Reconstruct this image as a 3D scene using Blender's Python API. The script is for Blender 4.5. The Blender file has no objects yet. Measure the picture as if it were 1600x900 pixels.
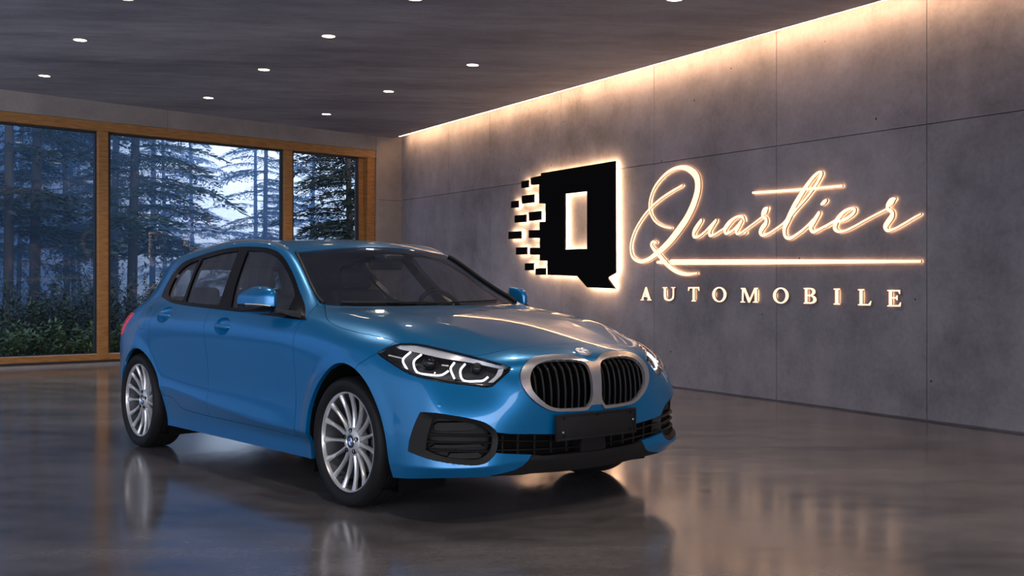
import bpy, bmesh, math, random
import numpy as np
from mathutils import Vector, Matrix

scene = bpy.context.scene
COL = scene.collection
R = math.radians

# ------------------------------------------------------------------ objects
def tag(o, label=None, cat=None, group=None, kind=None):
    if label: o['label'] = label
    if cat: o['category'] = cat
    if group: o['group'] = group
    if kind: o['kind'] = kind
    return o

def empty(name, loc=(0,0,0), rz=0, parent=None):
    o = bpy.data.objects.new(name, None); COL.objects.link(o)
    o.location = loc; o.rotation_euler = (0,0,rz); o.empty_display_size = .1
    if parent: o.parent = parent
    return o

def link_mesh(name, me, mats, parent=None):
    o = bpy.data.objects.new(name, me); COL.objects.link(o)
    for m in (mats if isinstance(mats,(list,tuple)) else [mats]): me.materials.append(m)
    if parent: o.parent = parent
    return o

def obj(name, bm, mats, parent=None, smooth=True, angle=40, recalc=True):
    """link a bmesh as ONE object"""
    if recalc: bmesh.ops.recalc_face_normals(bm, faces=bm.faces[:])
    me = bpy.data.meshes.new(name); bm.to_mesh(me); bm.free()
    if smooth:
        me.shade_smooth()
        if angle < 180: me.set_sharp_from_angle(angle=R(angle))
    return link_mesh(name, me, mats, parent)

# ------------------------------------------------------------------ shapes
def box(bm, lo, hi, bev=0, mat=0):
    r = bmesh.ops.create_cube(bm, size=1)
    lo, hi = Vector(lo), Vector(hi)
    for v in r['verts']:
        v.co = Vector([(lo[i]+hi[i])/2 + v.co[i]*(hi[i]-lo[i]) for i in range(3)])
    fs = list({f for v in r['verts'] for f in v.link_faces})
    for f in fs: f.material_index = mat
    if bev:
        es = list({e for v in r['verts'] for e in v.link_edges})
        bmesh.ops.bevel(bm, geom=es, offset=bev, segments=2, affect='EDGES', profile=.5)
    return r['verts']

def frames(pts, closed=False):
    """tangent/normal/binormal along a path (parallel transport)"""
    n = len(pts); T = []
    for i in range(n):
        a = pts[(i-1)%n] if closed or i>0 else pts[i]
        b = pts[(i+1)%n] if closed or i<n-1 else pts[i]
        T.append((b-a).normalized())
    u = Vector((0,0,1)) if abs(T[0].z)<.9 else Vector((1,0,0))
    N = (u - T[0]*u.dot(T[0])).normalized(); out=[]
    for i in range(n):
        N = (N - T[i]*N.dot(T[i])); N.normalize()
        out.append((T[i], N.copy(), T[i].cross(N)))
    return out

def tube(bm, pts, r, seg=8, closed=False, mat=0, flat=1.0, caps=True):
    """round tube along a path; r number or list, flat squashes the second axis"""
    pts = [Vector(p) for p in pts]; fr = frames(pts, closed); rings=[]
    for i,p in enumerate(pts):
        ri = r[i] if isinstance(r,(list,tuple)) else r
        rings.append([bm.verts.new(p + fr[i][1]*(math.cos(a)*ri) + fr[i][2]*(math.sin(a)*ri*flat))
                      for a in (2*math.pi*k/seg for k in range(seg))])
    m = len(rings)
    for i in range(m if closed else m-1):
        A, B = rings[i], rings[(i+1)%m]
        for k in range(seg):
            f = bm.faces.new((A[k],A[(k+1)%seg],B[(k+1)%seg],B[k])); f.material_index = mat
    if caps and not closed:
        for f in (bm.faces.new(list(reversed(rings[0]))), bm.faces.new(rings[-1])): f.material_index = mat

def lathe(bm, prof, seg=48, axis='Y', center=(0,0,0), closed=False, mat=0):
    """revolve (radius, offset along axis) profile"""
    c = Vector(center); rings=[]
    for r,h in prof:
        ring=[]
        for k in range(seg):
            a = 2*math.pi*k/seg
            ca, sa = math.cos(a)*r, math.sin(a)*r
            p = {'Y':(ca,h,sa),'Z':(ca,sa,h),'X':(h,ca,sa)}[axis]
            ring.append(bm.verts.new(c+Vector(p)))
        rings.append(ring)
    n=len(rings)
    for i in range(n if closed else n-1):
        A,B = rings[i], rings[(i+1)%n]
        for k in range(seg):
            f = bm.faces.new((A[k],A[(k+1)%seg],B[(k+1)%seg],B[k])); f.material_index = mat
    return rings

def cap(bm, ring, mat=0):
    f = bm.faces.new(ring); f.material_index = mat
    return f

def prism(bm, poly, h0, h1, fn, mat=0):
    """extrude 2-D polygon between h0 and h1; fn(u,v,h) -> point"""
    A = [bm.verts.new(fn(u,v,h0)) for u,v in poly]
    B = [bm.verts.new(fn(u,v,h1)) for u,v in poly]
    n = len(poly); fs=[]
    for i in range(n): fs.append(bm.faces.new((A[i],A[(i+1)%n],B[(i+1)%n],B[i])))
    fs += [bm.faces.new(list(reversed(A))), bm.faces.new(B)]
    for f in fs: f.material_index = mat
    return A,B

def spline(pts, n=6, closed=False, sharp=()):
    """Catmull-Rom through points (any dimension); indices in sharp stay corners"""
    P = [np.array(p,float) for p in pts]; m=len(P); out=[]
    for i in range(m if closed else m-1):
        p1,p2 = P[i], P[(i+1)%m]
        p0 = P[(i-1)%m] if (closed or i>0) and i not in sharp else 2*p1-p2
        j = (i+1)%m
        p3 = P[(i+2)%m] if (closed or i<m-2) and j not in sharp else 2*p2-p1
        # centripetal
        d1=max(np.linalg.norm(p1-p0),1e-6)**.5; d2=max(np.linalg.norm(p2-p1),1e-6)**.5; d3=max(np.linalg.norm(p3-p2),1e-6)**.5
        m1 = (p1-p0)/d1 - (p2-p0)/(d1+d2) + (p2-p1)/d2
        m2 = (p2-p1)/d2 - (p3-p1)/(d2+d3) + (p3-p2)/d3
        m1*=d2; m2*=d2
        for k in range(n):
            t=k/n
            out.append((2*t**3-3*t*t+1)*p1+(t**3-2*t*t+t)*m1+(-2*t**3+3*t*t)*p2+(t**3-t*t)*m2)
    if not closed: out.append(P[-1])
    return [tuple(o) for o in out]

# ------------------------------------------------------------------ materials
def mat(name, col, rough=.5, metal=0, coat=0, emit=None, estr=0, trans=0, ior=1.5, bump=None, spec=.5):
    m = bpy.data.materials.new(name); m.use_nodes = True
    n = m.node_tree.nodes; b = n['Principled BSDF']
    b.inputs['Base Color'].default_value = (*col,1)
    b.inputs['Roughness'].default_value = rough
    b.inputs['Metallic'].default_value = metal
    b.inputs['Coat Weight'].default_value = coat
    b.inputs['Coat Roughness'].default_value = .03
    b.inputs['IOR'].default_value = ior
    b.inputs['Specular IOR Level'].default_value = spec
    b.inputs['Transmission Weight'].default_value = trans
    if emit:
        b.inputs['Emission Color'].default_value = (*emit,1)
        b.inputs['Emission Strength'].default_value = estr
    if bump:
        scale, strength = bump
        t = n.new('ShaderNodeTexNoise'); t.inputs['Scale'].default_value = scale; t.inputs['Detail'].default_value = 4
        c = n.new('ShaderNodeTexCoord'); bp = n.new('ShaderNodeBump'); bp.inputs['Strength'].default_value = strength
        bp.inputs['Distance'].default_value = .002
        l = m.node_tree.links
        l.new(c.outputs['Object'], t.inputs['Vector']); l.new(t.outputs['Fac'], bp.inputs['Height']); l.new(bp.outputs['Normal'], b.inputs['Normal'])
    return m

def thin_glass(name, tint, rough=0.0, refl=(1,1,1), base=.08):
    """single-sheet glass: tinted see-through plus Fresnel reflection"""
    m = bpy.data.materials.new(name); m.use_nodes = True
    t = m.node_tree; n = t.nodes; n.clear()
    out = n.new('ShaderNodeOutputMaterial'); mx = n.new('ShaderNodeMixShader')
    tr = n.new('ShaderNodeBsdfTransparent'); gl = n.new('ShaderNodeBsdfGlossy'); lw = n.new('ShaderNodeLayerWeight')
    lw.inputs['Blend'].default_value = .5
    pw = n.new('ShaderNodeMath'); pw.operation = 'POWER'; pw.inputs[1].default_value = 5
    ma = n.new('ShaderNodeMath'); ma.operation = 'MULTIPLY_ADD'; ma.inputs[1].default_value = .92; ma.inputs[2].default_value = base
    tr.inputs['Color'].default_value = (*tint,1); gl.inputs['Color'].default_value = (*refl,1); gl.inputs['Roughness'].default_value = rough
    l = t.links
    l.new(lw.outputs['Facing'], pw.inputs[0]); l.new(pw.outputs[0], ma.inputs[0])
    l.new(ma.outputs[0], mx.inputs[0]); l.new(tr.outputs[0], mx.inputs[1]); l.new(gl.outputs[0], mx.inputs[2]); l.new(mx.outputs[0], out.inputs[0])
    return m
F_PX, HORIZON, CAM_H = 1700.0, 455.0, 1.0543
CAR_LOC, CAR_YAW = (-.14464, 5.86701, 0), R(-50.03175)
cam = bpy.data.cameras.new('camera'); cam_o = bpy.data.objects.new('camera', cam); COL.objects.link(cam_o)
cam.sensor_width = 36; cam.lens = 36*F_PX/1600
cam.shift_y = (HORIZON-450)/1600
cam.clip_start = .05; cam.clip_end = 400
cam_o.location = (0,0,CAM_H); cam_o.rotation_euler = (R(90),0,0)
scene.camera = cam_o
scene.view_settings.view_transform = 'Standard'
scene.view_settings.look = 'None'
scene.view_settings.gamma = 1
scene.view_settings.use_curve_mapping = False
STRIP_E, LAMP_E, SPOT_W = 46.0, 14.0, 68.0
FACE_E, BACK_E, PLATE_E = 1.12, 11.0, 28.0
MIST = .058
SKY, SKY_BASE, SKY_FILL, GLOW, EXPO = 1.0, (.60,.64,.76), (4.4,4.4,4.8), (5.6,6.3,7.2), 0.38
# ================================================================== the car
M = {}
M['paint']  = mat('blue_metallic_paint', (.0005,.163,.40), .30, .45, .7, spec=.35)
M['black']  = mat('black_plastic', (.007,.007,.008), .45, spec=.3)
M['gloss']  = mat('gloss_black', (.004,.004,.005), .16, spec=.4)
M['slat']   = mat('slat_black', (.004,.004,.005), .32, spec=.25)
M['matte']  = mat('matte_black_plastic', (.0085,.0085,.0095), .55, bump=(900,.25), spec=.3)
M['dark']   = mat('dark_void', (.004,.004,.004), .9, spec=.1)
M['chrome'] = mat('satin_chrome', (.70,.69,.72), .24, .85)
M['silver'] = mat('silver_wheel_paint', (.60,.60,.61), .32, .6, .4)
M['rubber'] = mat('tyre_rubber', (.009,.009,.010), .6, bump=(300,.2), spec=.25)
M['steel']  = mat('brake_steel', (.10,.10,.105), .4, .8)
M['caliper']= mat('caliper_grey', (.06,.06,.065), .5, .4)
M['glass']  = thin_glass('car_glass', (.70,.73,.76), .03, (.92,.97,1), .26)
M['lens']   = thin_glass('lamp_cover', (.93,.94,.96), 0, (1,1,1), .05)
M['led']    = mat('led_guide', (.9,.92,.95), .3, emit=(.92,.96,1), estr=.95)
M['red']    = mat('red_lamp_lens', (.6,.015,.010), .15, 0, .6, emit=(1,.06,.04), estr=.22)  # weak emission added to lift the red of the lens
M['cloth']  = mat('seat_cloth', (.05,.05,.054), .85, bump=(400,.3))
M['trim']   = mat('interior_plastic', (.03,.03,.033), .6)
M['white']  = mat('badge_white', (.85,.86,.88), .25, 0, .5)
M['bblue']  = mat('badge_blue', (.01,.14,.55), .25, 0, .5)
M['mirror'] = mat('mirror_glass', (.8,.8,.82), .02, 1)
M['amber']  = mat('indicator_strip', (.75,.7,.62), .2, 0, .5)

car = empty('car', CAR_LOC, CAR_YAW)
tag(car, 'blue five-door hatchback car with silver multi-spoke wheels and a black blank plate holder', 'car')

# ---- body cage: (x forward from front axle, half width, height) ----
CR = {}
CR['R0']=[(0.8,0,0.2),(0.79,0.2,0.2),(0.775,0.4,0.21),(0.735,0.58,0.212),(0.645,0.745,0.213),(0.54,0.82,0.205),(0.4,0.855,0.195),(0.12,0.83,0.185),(-0.15,0.838,0.187),(-0.45,0.838,0.187),(-0.78,0.838,0.187),(-1.08,0.838,0.187),(-1.5,0.838,0.187),(-1.95,0.838,0.187),(-2.35,0.838,0.187),(-2.7,0.83,0.2),(-3.05,0.76,0.23),(-3.22,0.62,0.24),(-3.31,0.42,0.24),(-3.35,0.2,0.24),(-3.36,0,0.24)]
CR['R1']=[(0.835,0,0.27),(0.828,0.2,0.27),(0.8,0.4,0.275),(0.768,0.596,0.262),(0.678,0.772,0.262),(0.57,0.845,0.264),(0.41,0.87,0.265),(0.12,0.865,0.26),(-0.15,0.848,0.268),(-0.45,0.848,0.268),(-0.78,0.848,0.268),(-1.08,0.848,0.268),(-1.5,0.848,0.268),(-1.95,0.848,0.268),(-2.35,0.848,0.268),(-2.7,0.868,0.26),(-3.06,0.8,0.3),(-3.26,0.63,0.31),(-3.36,0.43,0.32),(-3.4,0.21,0.32),(-3.41,0,0.32)]
CR['R2']=[(0.838,0,0.36),(0.83,0.2,0.36),(0.8,0.4,0.36),(0.76,0.59,0.36),(0.668,0.768,0.365),(0.56,0.842,0.37),(0.415,0.877,0.37),(0.12,0.885,0.38),(-0.15,0.88,0.345),(-0.45,0.882,0.335),(-0.78,0.882,0.337),(-1.08,0.882,0.355),(-1.5,0.882,0.385),(-1.95,0.883,0.425),(-2.35,0.885,0.43),(-2.7,0.888,0.39),(-3.08,0.825,0.4),(-3.3,0.64,0.42),(-3.41,0.44,0.43),(-3.455,0.21,0.43),(-3.465,0,0.43)]
CR['R3']=[(0.845,0,0.48),(0.838,0.2,0.48),(0.81,0.4,0.485),(0.755,0.59,0.49),(0.665,0.768,0.495),(0.555,0.838,0.497),(0.41,0.872,0.5),(0.12,0.896,0.52),(-0.15,0.892,0.52),(-0.45,0.876,0.5),(-0.78,0.87,0.5),(-1.08,0.87,0.5),(-1.5,0.87,0.5),(-1.95,0.872,0.505),(-2.35,0.882,0.53),(-2.7,0.898,0.54),(-3.09,0.84,0.56),(-3.33,0.65,0.58),(-3.44,0.44,0.6),(-3.485,0.21,0.6),(-3.495,0,0.6)]
CR['R4']=[(0.852,0,0.6),(0.842,0.2,0.6),(0.8,0.42,0.605),(0.725,0.58,0.615),(0.625,0.752,0.625),(0.525,0.82,0.635),(0.39,0.86,0.645),(0.11,0.893,0.66),(-0.16,0.892,0.67),(-0.45,0.888,0.67),(-0.78,0.886,0.675),(-1.08,0.886,0.68),(-1.5,0.886,0.685),(-1.95,0.888,0.695),(-2.35,0.892,0.71),(-2.7,0.9,0.73),(-3.08,0.84,0.74),(-3.31,0.66,0.76),(-3.42,0.44,0.77),(-3.465,0.21,0.77),(-3.475,0,0.77)]
CR['R5']=[(0.828,0,0.7),(0.815,0.2,0.7),(0.77,0.42,0.695),(0.69,0.585,0.7),(0.565,0.735,0.715),(0.46,0.79,0.73),(0.33,0.815,0.745),(0.1,0.865,0.775),(-0.17,0.88,0.8),(-0.45,0.888,0.81),(-0.78,0.892,0.815),(-1.08,0.893,0.82),(-1.5,0.893,0.83),(-1.95,0.892,0.845),(-2.35,0.888,0.87),(-2.7,0.87,0.89),(-3.03,0.8,0.88),(-3.27,0.65,0.88),(-3.39,0.44,0.88),(-3.435,0.21,0.88),(-3.445,0,0.88)]
CR['R6']=[(0.765,0,0.757),(0.75,0.2,0.757),(0.71,0.4,0.755),(0.62,0.55,0.757),(0.46,0.68,0.787),(0.37,0.725,0.79),(0.28,0.755,0.818),(0.08,0.79,0.845),(-0.18,0.81,0.88),(-0.46,0.825,0.915),(-0.78,0.835,0.925),(-1.08,0.84,0.935),(-1.5,0.838,0.95),(-1.95,0.82,0.975),(-2.35,0.79,1),(-2.7,0.745,1.01),(-3.02,0.69,0.985),(-3.22,0.57,0.985),(-3.33,0.4,0.99),(-3.37,0.2,0.99),(-3.38,0,0.99)]
# top rows, columns 5..15 (4 and 16 are shared with R6)
CT = {}
CT[1]=[(0.44,0.595,0.812),(0.22,0.635,0.872),(0.05,0.66,0.905),(-0.2,0.69,0.93),(-0.5,0.715,0.965),(-0.8,0.645,1.108),(-1.12,0.595,1.277),(-1.5,0.575,1.345),(-1.95,0.58,1.35),(-2.35,0.582,1.312),(-2.8,0.605,1.215)]
CT[2]=[(0.54,0.375,0.813),(0.28,0.41,0.88),(0.06,0.445,0.918),(-0.2,0.485,0.95),(-0.46,0.525,0.971),(-0.77,0.475,1.125),(-1.08,0.43,1.302),(-1.5,0.43,1.367),(-1.95,0.42,1.375),(-2.4,0.41,1.365),(-3.15,0.43,1.258)]
CT[3]=[(0.56,0.21,0.815),(0.29,0.24,0.876),(0.06,0.24,0.918),(-0.2,0.25,0.952),(-0.41,0.26,0.976),(-0.74,0.24,1.145),(-1.04,0.22,1.325),(-1.5,0.21,1.38),(-1.95,0.21,1.39),(-2.42,0.2,1.38),(-3.18,0.21,1.282)]
CT[4]=[(0.57,0,0.815),(0.3,0,0.878),(0.06,0,0.92),(-0.2,0,0.953),(-0.39,0,0.978),(-0.73,0,1.15),(-1.02,0,1.33),(-1.5,0,1.385),(-1.95,0,1.394),(-2.42,0,1.384),(-3.2,0,1.286)]
# sharpness of the lengthwise feature lines {(row, first col, last col): crease}
CREASE = {('R2',8,14):.6, ('R1',8,14):.3, ('R1',1,6):.55, ('R5',9,15):.25, ('T2',4,8):.6, ('R6',8,15):.35, ('R4',2,5):.3, ('T1',8,15):.5}
CREASE_COL = {(9,'T1','T4'):.45}

def body_cage():
    """right half (y<=0) of the body shell as a subdivision cage"""
    bm = bmesh.new(); cl = bm.edges.layers.float.new('crease_edge')
    V = {}
    def P(p): return bm.verts.new((p[0], -p[1], p[2]))
    for r in range(7):
        for c,p in enumerate(CR['R%d'%r]): V[('R%d'%r,c)] = P(p)
    for t in range(1,5):
        V[('T%d'%t,4)] = V[('R6',4-t)]
        V[('T%d'%t,16)] = V[('R6',16+t)]
        for k,p in enumerate(CT[t]): V[('T%d'%t,5+k)] = P(p)
    for c in range(4,17): V[('T0',c)] = V[('R6',c)]
    for r in range(6):
        for c in range(20):
            bm.faces.new((V[('R%d'%r,c+1)],V[('R%d'%r,c)],V[('R%d'%(r+1),c)],V[('R%d'%(r+1),c+1)]))
    for t in range(4):
        for c in range(4,16):
            bm.faces.new((V[('T%d'%t,c+1)],V[('T%d'%t,c)],V[('T%d'%(t+1),c)],V[('T%d'%(t+1),c+1)]))
    def setc(a,b,v):
        e = bm.edges.get((a,b))
        if e: e[cl] = v
    for (r,c0,c1),v in CREASE.items():
        for c in range(c0,c1): setc(V[(r,c)],V[(r,c+1)],v)
    for (c,r0,r1),v in CREASE_COL.items():
        t0,t1 = int(r0[1]),int(r1[1])
        for t in range(t0,t1): setc(V[('T%d'%t,c)],V[('T%d'%(t+1),c)],v)
    bm.normal_update()
    return bm

def mirror_cage(bm):
    """add the left half so that the centre line subdivides smoothly"""
    geom = bm.verts[:]+bm.edges[:]+bm.faces[:]
    d = bmesh.ops.duplicate(bm, geom=geom)
    nv = [g for g in d['geom'] if isinstance(g,bmesh.types.BMVert)]
    nf = [g for g in d['geom'] if isinstance(g,bmesh.types.BMFace)]
    for v in nv: v.co.y = -v.co.y
    bmesh.ops.reverse_faces(bm, faces=nf)
    mid = [v for v in bm.verts if abs(v.co.y)<1e-6]
    bmesh.ops.remove_doubles(bm, verts=mid, dist=1e-5)

def subdivide(bm, levels):
    me = bpy.data.meshes.new('cage'); bm.to_mesh(me)
    o = bpy.data.objects.new('cage', me); bpy.context.scene.collection.objects.link(o)
    m = o.modifiers.new('s','SUBSURF'); m.levels = levels; m.render_levels = levels
    m.boundary_smooth='PRESERVE_CORNERS'
    dg = bpy.context.evaluated_depsgraph_get()
    ev = o.evaluated_get(dg)
    out = bmesh.new(); out.from_mesh(ev.to_mesh())
    ev.to_mesh_clear()
    bpy.data.objects.remove(o); bpy.data.meshes.remove(me)
    return out

ARCH = [(0.0,.318,.365),(-2.67,.318,.365)]
def flare(bm):
    for v in bm.verts:
        if abs(v.co.y) < .6: continue
        for ax,az,ar in ARCH:
            r = math.hypot(v.co.x-ax, v.co.z-az)
            t = (r-ar)/.085
            if -3 < t < 1 and v.co.z<.8:
                k = 1 if t<0 else (1-t)**2*(1+2*t)
                v.co.y += math.copysign(.010*k, v.co.y)

def body_surface(levels=3):
    bm = body_cage(); mirror_cage(bm)
    bm.verts.ensure_lookup_table()
    n = len(bm.verts); want = [v.co.copy() for v in bm.verts]
    for it in range(4):                       # let the smooth surface pass through the given points
        t = subdivide(bm, 2); t.verts.ensure_lookup_table()
        for i in range(n): bm.verts[i].co += .85*(want[i]-t.verts[i].co)
        t.free()
    s = subdivide(bm, levels); bm.free()
    flare(s); s.normal_update()
    return s
# ---------------------------------------------------------------- cutting the shell into panels
def psdf(P, poly):
    """signed distance of points P (N,2) to a closed polygon, negative inside"""
    A = np.array(poly,float); B = np.roll(A,-1,0)
    d = np.full(len(P),1e9); w = np.zeros(len(P),bool)
    for a,b in zip(A,B):
        e = b-a; v = P-a
        t = np.clip((v@e)/max(e@e,1e-12),0,1)
        q = v-t[:,None]*e
        d = np.minimum(d,(q*q).sum(1))
        c = ((a[1]>P[:,1])!=(b[1]>P[:,1]))
        with np.errstate(divide='ignore',invalid='ignore'):
            xi = (b[0]-a[0])*(P[:,1]-a[1])/(b[1]-a[1])+a[0]
        w ^= c & (P[:,0]<xi)
    d = np.sqrt(d)
    return np.where(w,-d,d)

SIDE  = lambda C: C[:,[0,2]]                                       # x, z
FRONT = lambda C: np.stack([-C[:,1],C[:,2]],1)                     # half width, z
TOP   = lambda C: np.stack([C[:,0],-C[:,1]],1)                     # x, half width
FCOR  = lambda C: np.stack([(C[:,0]+C[:,1])*.70711,C[:,2]],1)      # front corner seen at 45 degrees
RCOR  = lambda C: np.stack([(-C[:,0]+C[:,1])*.70711,C[:,2]],1)     # rear corner

class Region:
    def __init__(s, poly, view, where): s.poly, s.view, s.where = poly, view, where
    def f(s, C):
        v = psdf(s.view(C), s.poly)
        return np.where(s.where(C), v, 9.0)

def coords(bm): return np.array([v.co[:] for v in bm.verts])

def cut(bm, reg, fine=0, band=.03):
    nl = bm.verts.layers.float_vector['sn']
    for _ in range(fine):                    # smaller faces along the line first
        C = coords(bm); bm.verts.index_update(); F = np.abs(reg.f(C))
        es = [e for e in bm.edges if (F[e.verts[0].index]<band and F[e.verts[1].index]<band) and e.calc_length()>.006]
        bmesh.ops.subdivide_edges(bm, edges=es, cuts=1, use_grid_fill=True)
    bm.verts.index_update()
    C = coords(bm); F = reg.f(C)
    F[np.abs(F)<.0012] = 0
    mixed = []
    for f in bm.faces:
        if len(f.verts) > 3:
            v = [F[q.index] for q in f.verts]
            if min(v) <= 0 and max(v) >= 0 and max(v) < 5: mixed.append(f)
    if mixed: bmesh.ops.triangulate(bm, faces=mixed)
    zero = {v for v in bm.verts if F[v.index]==0}
    todo = []
    for e in bm.edges:
        a,b = e.verts; fa,fb = F[a.index],F[b.index]
        if fa*fb<0 and abs(fa)<5 and abs(fb)<5: todo.append((e,a,fa/(fa-fb)))
    for e,a,t in todo:
        b = e.other_vert(a); na, nb = a[nl].copy(), b[nl].copy()
        ne, nv = bmesh.utils.edge_split(e, a, t)
        nv[nl] = (na*(1-t)+nb*t).normalized(); zero.add(nv)
    faces = {f for v in zero for f in v.link_faces}
    for f in faces:
        for _ in range(3):
            zs = [v for v in f.verts if v in zero]
            if len(zs)<2: break
            done = True
            n = len(f.verts); vs = list(f.verts); ids = [i for i,v in enumerate(vs) if v in zero]
            for k,i in enumerate(ids):
                j = ids[(k+1)%len(ids)]
                if i==j: continue
                if (j-i)%n>1 and (i-j)%n>1:
                    # split only where the line really passes
                    try: nf,_l = bmesh.utils.face_split(f, vs[i], vs[j]); done = False
                    except Exception: pass
                    break
            if done: break

def centers(bm):
    return np.array([f.calc_center_median()[:] for f in bm.faces])

def panel(src, faces, name, mats, parent, mirror=None, gap=.0017, depth=.014, push=0.0, thick=None, keep=()):
    """copy faces of the shell into one object; panel edges are drawn in by gap and folded in by depth.
    mirror: None = right half as is, 'L' = left copy, 'B' = both halves joined on the centre line"""
    nl = src.verts.layers.float_vector['sn']
    vid = {}; V=[]; N=[]; Fc=[]
    for f in faces:
        idx=[]
        for v in f.verts:
            if v not in vid: vid[v]=len(V); V.append(v.co.copy()); N.append(Vector(v[nl]).normalized())
            idx.append(vid[v])
        Fc.append(idx)
    if mirror in ('L','B'):
        V2=[Vector((v.x,-v.y,v.z)) for v in V]; N2=[Vector((n.x,-n.y,n.z)) for n in N]; F2=[list(reversed(i)) for i in Fc]
        if mirror=='L': V,N,Fc=V2,N2,F2
        else:
            mp={}
            for i,v in enumerate(V2):
                if abs(v.y)<1e-5: mp[i]=i; N[i].y=0
                else: mp[i]=len(V); V.append(v); N.append(N2[i])
            Fc = Fc+[[mp[i] for i in q] for q in F2]
    # boundary
    ec={}
    for q in Fc:
        for a,b in zip(q,q[1:]+q[:1]): ec[(a,b)]=1
    bd=[(a,b) for (a,b) in ec if (b,a) not in ec]
    if mirror!='B' : bd=[(a,b) for a,b in bd if not (abs(V[a].y)<1e-5 and abs(V[b].y)<1e-5)]
    inn={}
    for a,b in bd:
        t=(V[b]-V[a])
        if t.length<1e-7: continue
        d=N[a].cross(t.normalized())
        for i in (a,b): inn[i]=inn.get(i,Vector())+d
    for i,d in inn.items():
        if d.length>1e-6: V[i]=V[i]+d.normalized()*gap
    if push: V=[v+n*push for v,n in zip(V,N)]
    n0=len(V); low={}
    Vn=list(V); Nn=list(N); nf0=len(Fc); Fa=list(Fc)
    if depth:
        edge={}
        for a,b in bd:
            for i in (a,b):
                if i not in edge:
                    edge[i]=len(Vn); Vn.append(V[i]); Nn.append(None)      # doubled so that the fold is sharp
                    low[i]=len(Vn); Vn.append(V[i]-N[i]*depth); Nn.append(None)
        for a,b in bd: Fa.append([edge[b],edge[a],low[a],low[b]])
    me=bpy.data.meshes.new(name)
    me.from_pydata([v[:] for v in Vn],[],Fa); me.update()
    me.shade_smooth()
    vn=[]
    fl=[Vector() for _ in Vn]
    for p in me.polygons[nf0:]:
        for i in p.vertices: fl[i]+=p.normal
    for i,n in enumerate(Nn):
        if n is not None: vn.append(n)
        else: vn.append(fl[i].normalized() if fl[i].length>1e-9 else Vector((0,0,1)))
    me.normals_split_custom_set_from_vertices([v[:] for v in vn])
    return link_mesh(name, me, mats, parent)

def border_loop(faces):
    """ordered outer boundary (list of verts) of a set of faces"""
    fs=set(faces); nxt={}
    for f in fs:
        for l in f.loops:
            if not any(g in fs for g in l.edge.link_faces if g is not f): nxt[l.vert]=l.link_loop_next.vert
    best=[]
    seen=set()
    for s in list(nxt):
        if s in seen: continue
        lp=[s]; seen.add(s); c=nxt.get(s)
        while c is not None and c is not s and c not in seen: lp.append(c); seen.add(c); c=nxt.get(c)
        if len(lp)>len(best): best=lp
    return best
# ---------------------------------------------------------------- build the shell and cut it
full = body_surface(4)
dead = [v for v in full.verts if v.co.y > 1e-5]
bmesh.ops.delete(full, geom=dead, context='VERTS')
S = full
nl = S.verts.layers.float_vector.new('sn')
for v in S.verts:
    n = v.normal.copy()
    if abs(v.co.y) < 1e-5: n.y = 0
    v[nl] = n.normalized()
# the half mesh has one-sided normals on the centre line: fixed above by dropping y
side  = lambda C: C[:,1] < -.45
front = lambda C: C[:,0] > .05
nose  = lambda C: C[:,0] > .45
rear  = lambda C: C[:,0] < -2.55
lowside = lambda C: (C[:,1] < -.6)

P_ARCHF = spline([(-.385,.12),(-.375,.2),(-.357,.32),(-.328,.447),(-.25,.558),(-.152,.640),(-.045,.697),(.036,.704),(.131,.680),(.235,.614),(.319,.511),(.373,.394),(.392,.25),(.395,.12)],4,True,(0,13))
P_ARCHR = spline([(-3.03,.12),(-3.02,.25),(-2.975,.39),(-2.869,.53),(-2.758,.622),(-2.655,.666),(-2.542,.668),(-2.435,.625),(-2.345,.552),(-2.268,.438),(-2.245,.308),(-2.25,.12)],4,True,(0,11))
P_DLO = spline([(-2.545,1.018),(-2.586,1.08),(-2.578,1.172),(-2.509,1.241),(-2.281,1.290),(-2.023,1.319),(-1.667,1.331),(-1.37,1.315),(-1.237,1.294),(-1.115,1.254),(-.952,1.167),(-.763,1.051),(-.447,.902),(-.567,.907),(-.856,.922),(-1.414,.944),(-2.003,.966),(-2.26,.982)],4,True,(0,12))
P_GF = spline([(-1.578,1.303),(-1.429,1.297),(-1.29,1.281),(-1.152,1.243),(-1.011,1.177),(-.873,1.096),(-.770,1.03),(-.690,.929),(-.947,.941),(-1.350,.962),(-1.447,1.073),(-1.53,1.206)],3,True,(0,6,7,9))
P_GR = spline([(-1.70,1.306),(-1.933,1.295),(-2.205,1.268),(-2.168,1.167),(-2.093,1.058),(-2.035,.989),(-1.77,.977),(-1.525,.972),(-1.565,1.05),(-1.624,1.152)],3,True,(0,2,5,7))
P_GQ = spline([(-2.255,1.262),(-2.40,1.232),(-2.475,1.175),(-2.475,1.095),(-2.43,1.038),(-2.34,1.012),(-2.087,.993),(-2.145,1.075),(-2.216,1.184)],3,True,(0,6))
P_HOOD = [(-.376,-.02),(-.382,.12),(-.40,.3),(-.44,.46),(-.49,.60),(-.532,.676)]
P_HOOD += spline([(-.532,.676),(-.46,.715),(-.366,.767),(-.30,.797),(-.234,.810),(-.068,.811),(.146,.783),(.301,.754)],4,False,(2,))[1:]
P_HOOD += [(.36,.702),(.532,.617),(.60,.575),(.628,.545),(.642,.50),(.648,.40),(.648,.2),(.648,-.02)]
P_WS_ = [(-.30,-.02),(-.31,.2),(-.36,.4),(-.44,.60),(-.565,.690),(-.70,.652),(-.847,.612),(-1.0,.573),(-1.085,.553),(-1.088,.535),(-1.045,.33),(-1.01,.17),(-1.0,-.02)]
P_WS = P_WS_
u_ = lambda x,w: (x-w)*.70711
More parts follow.
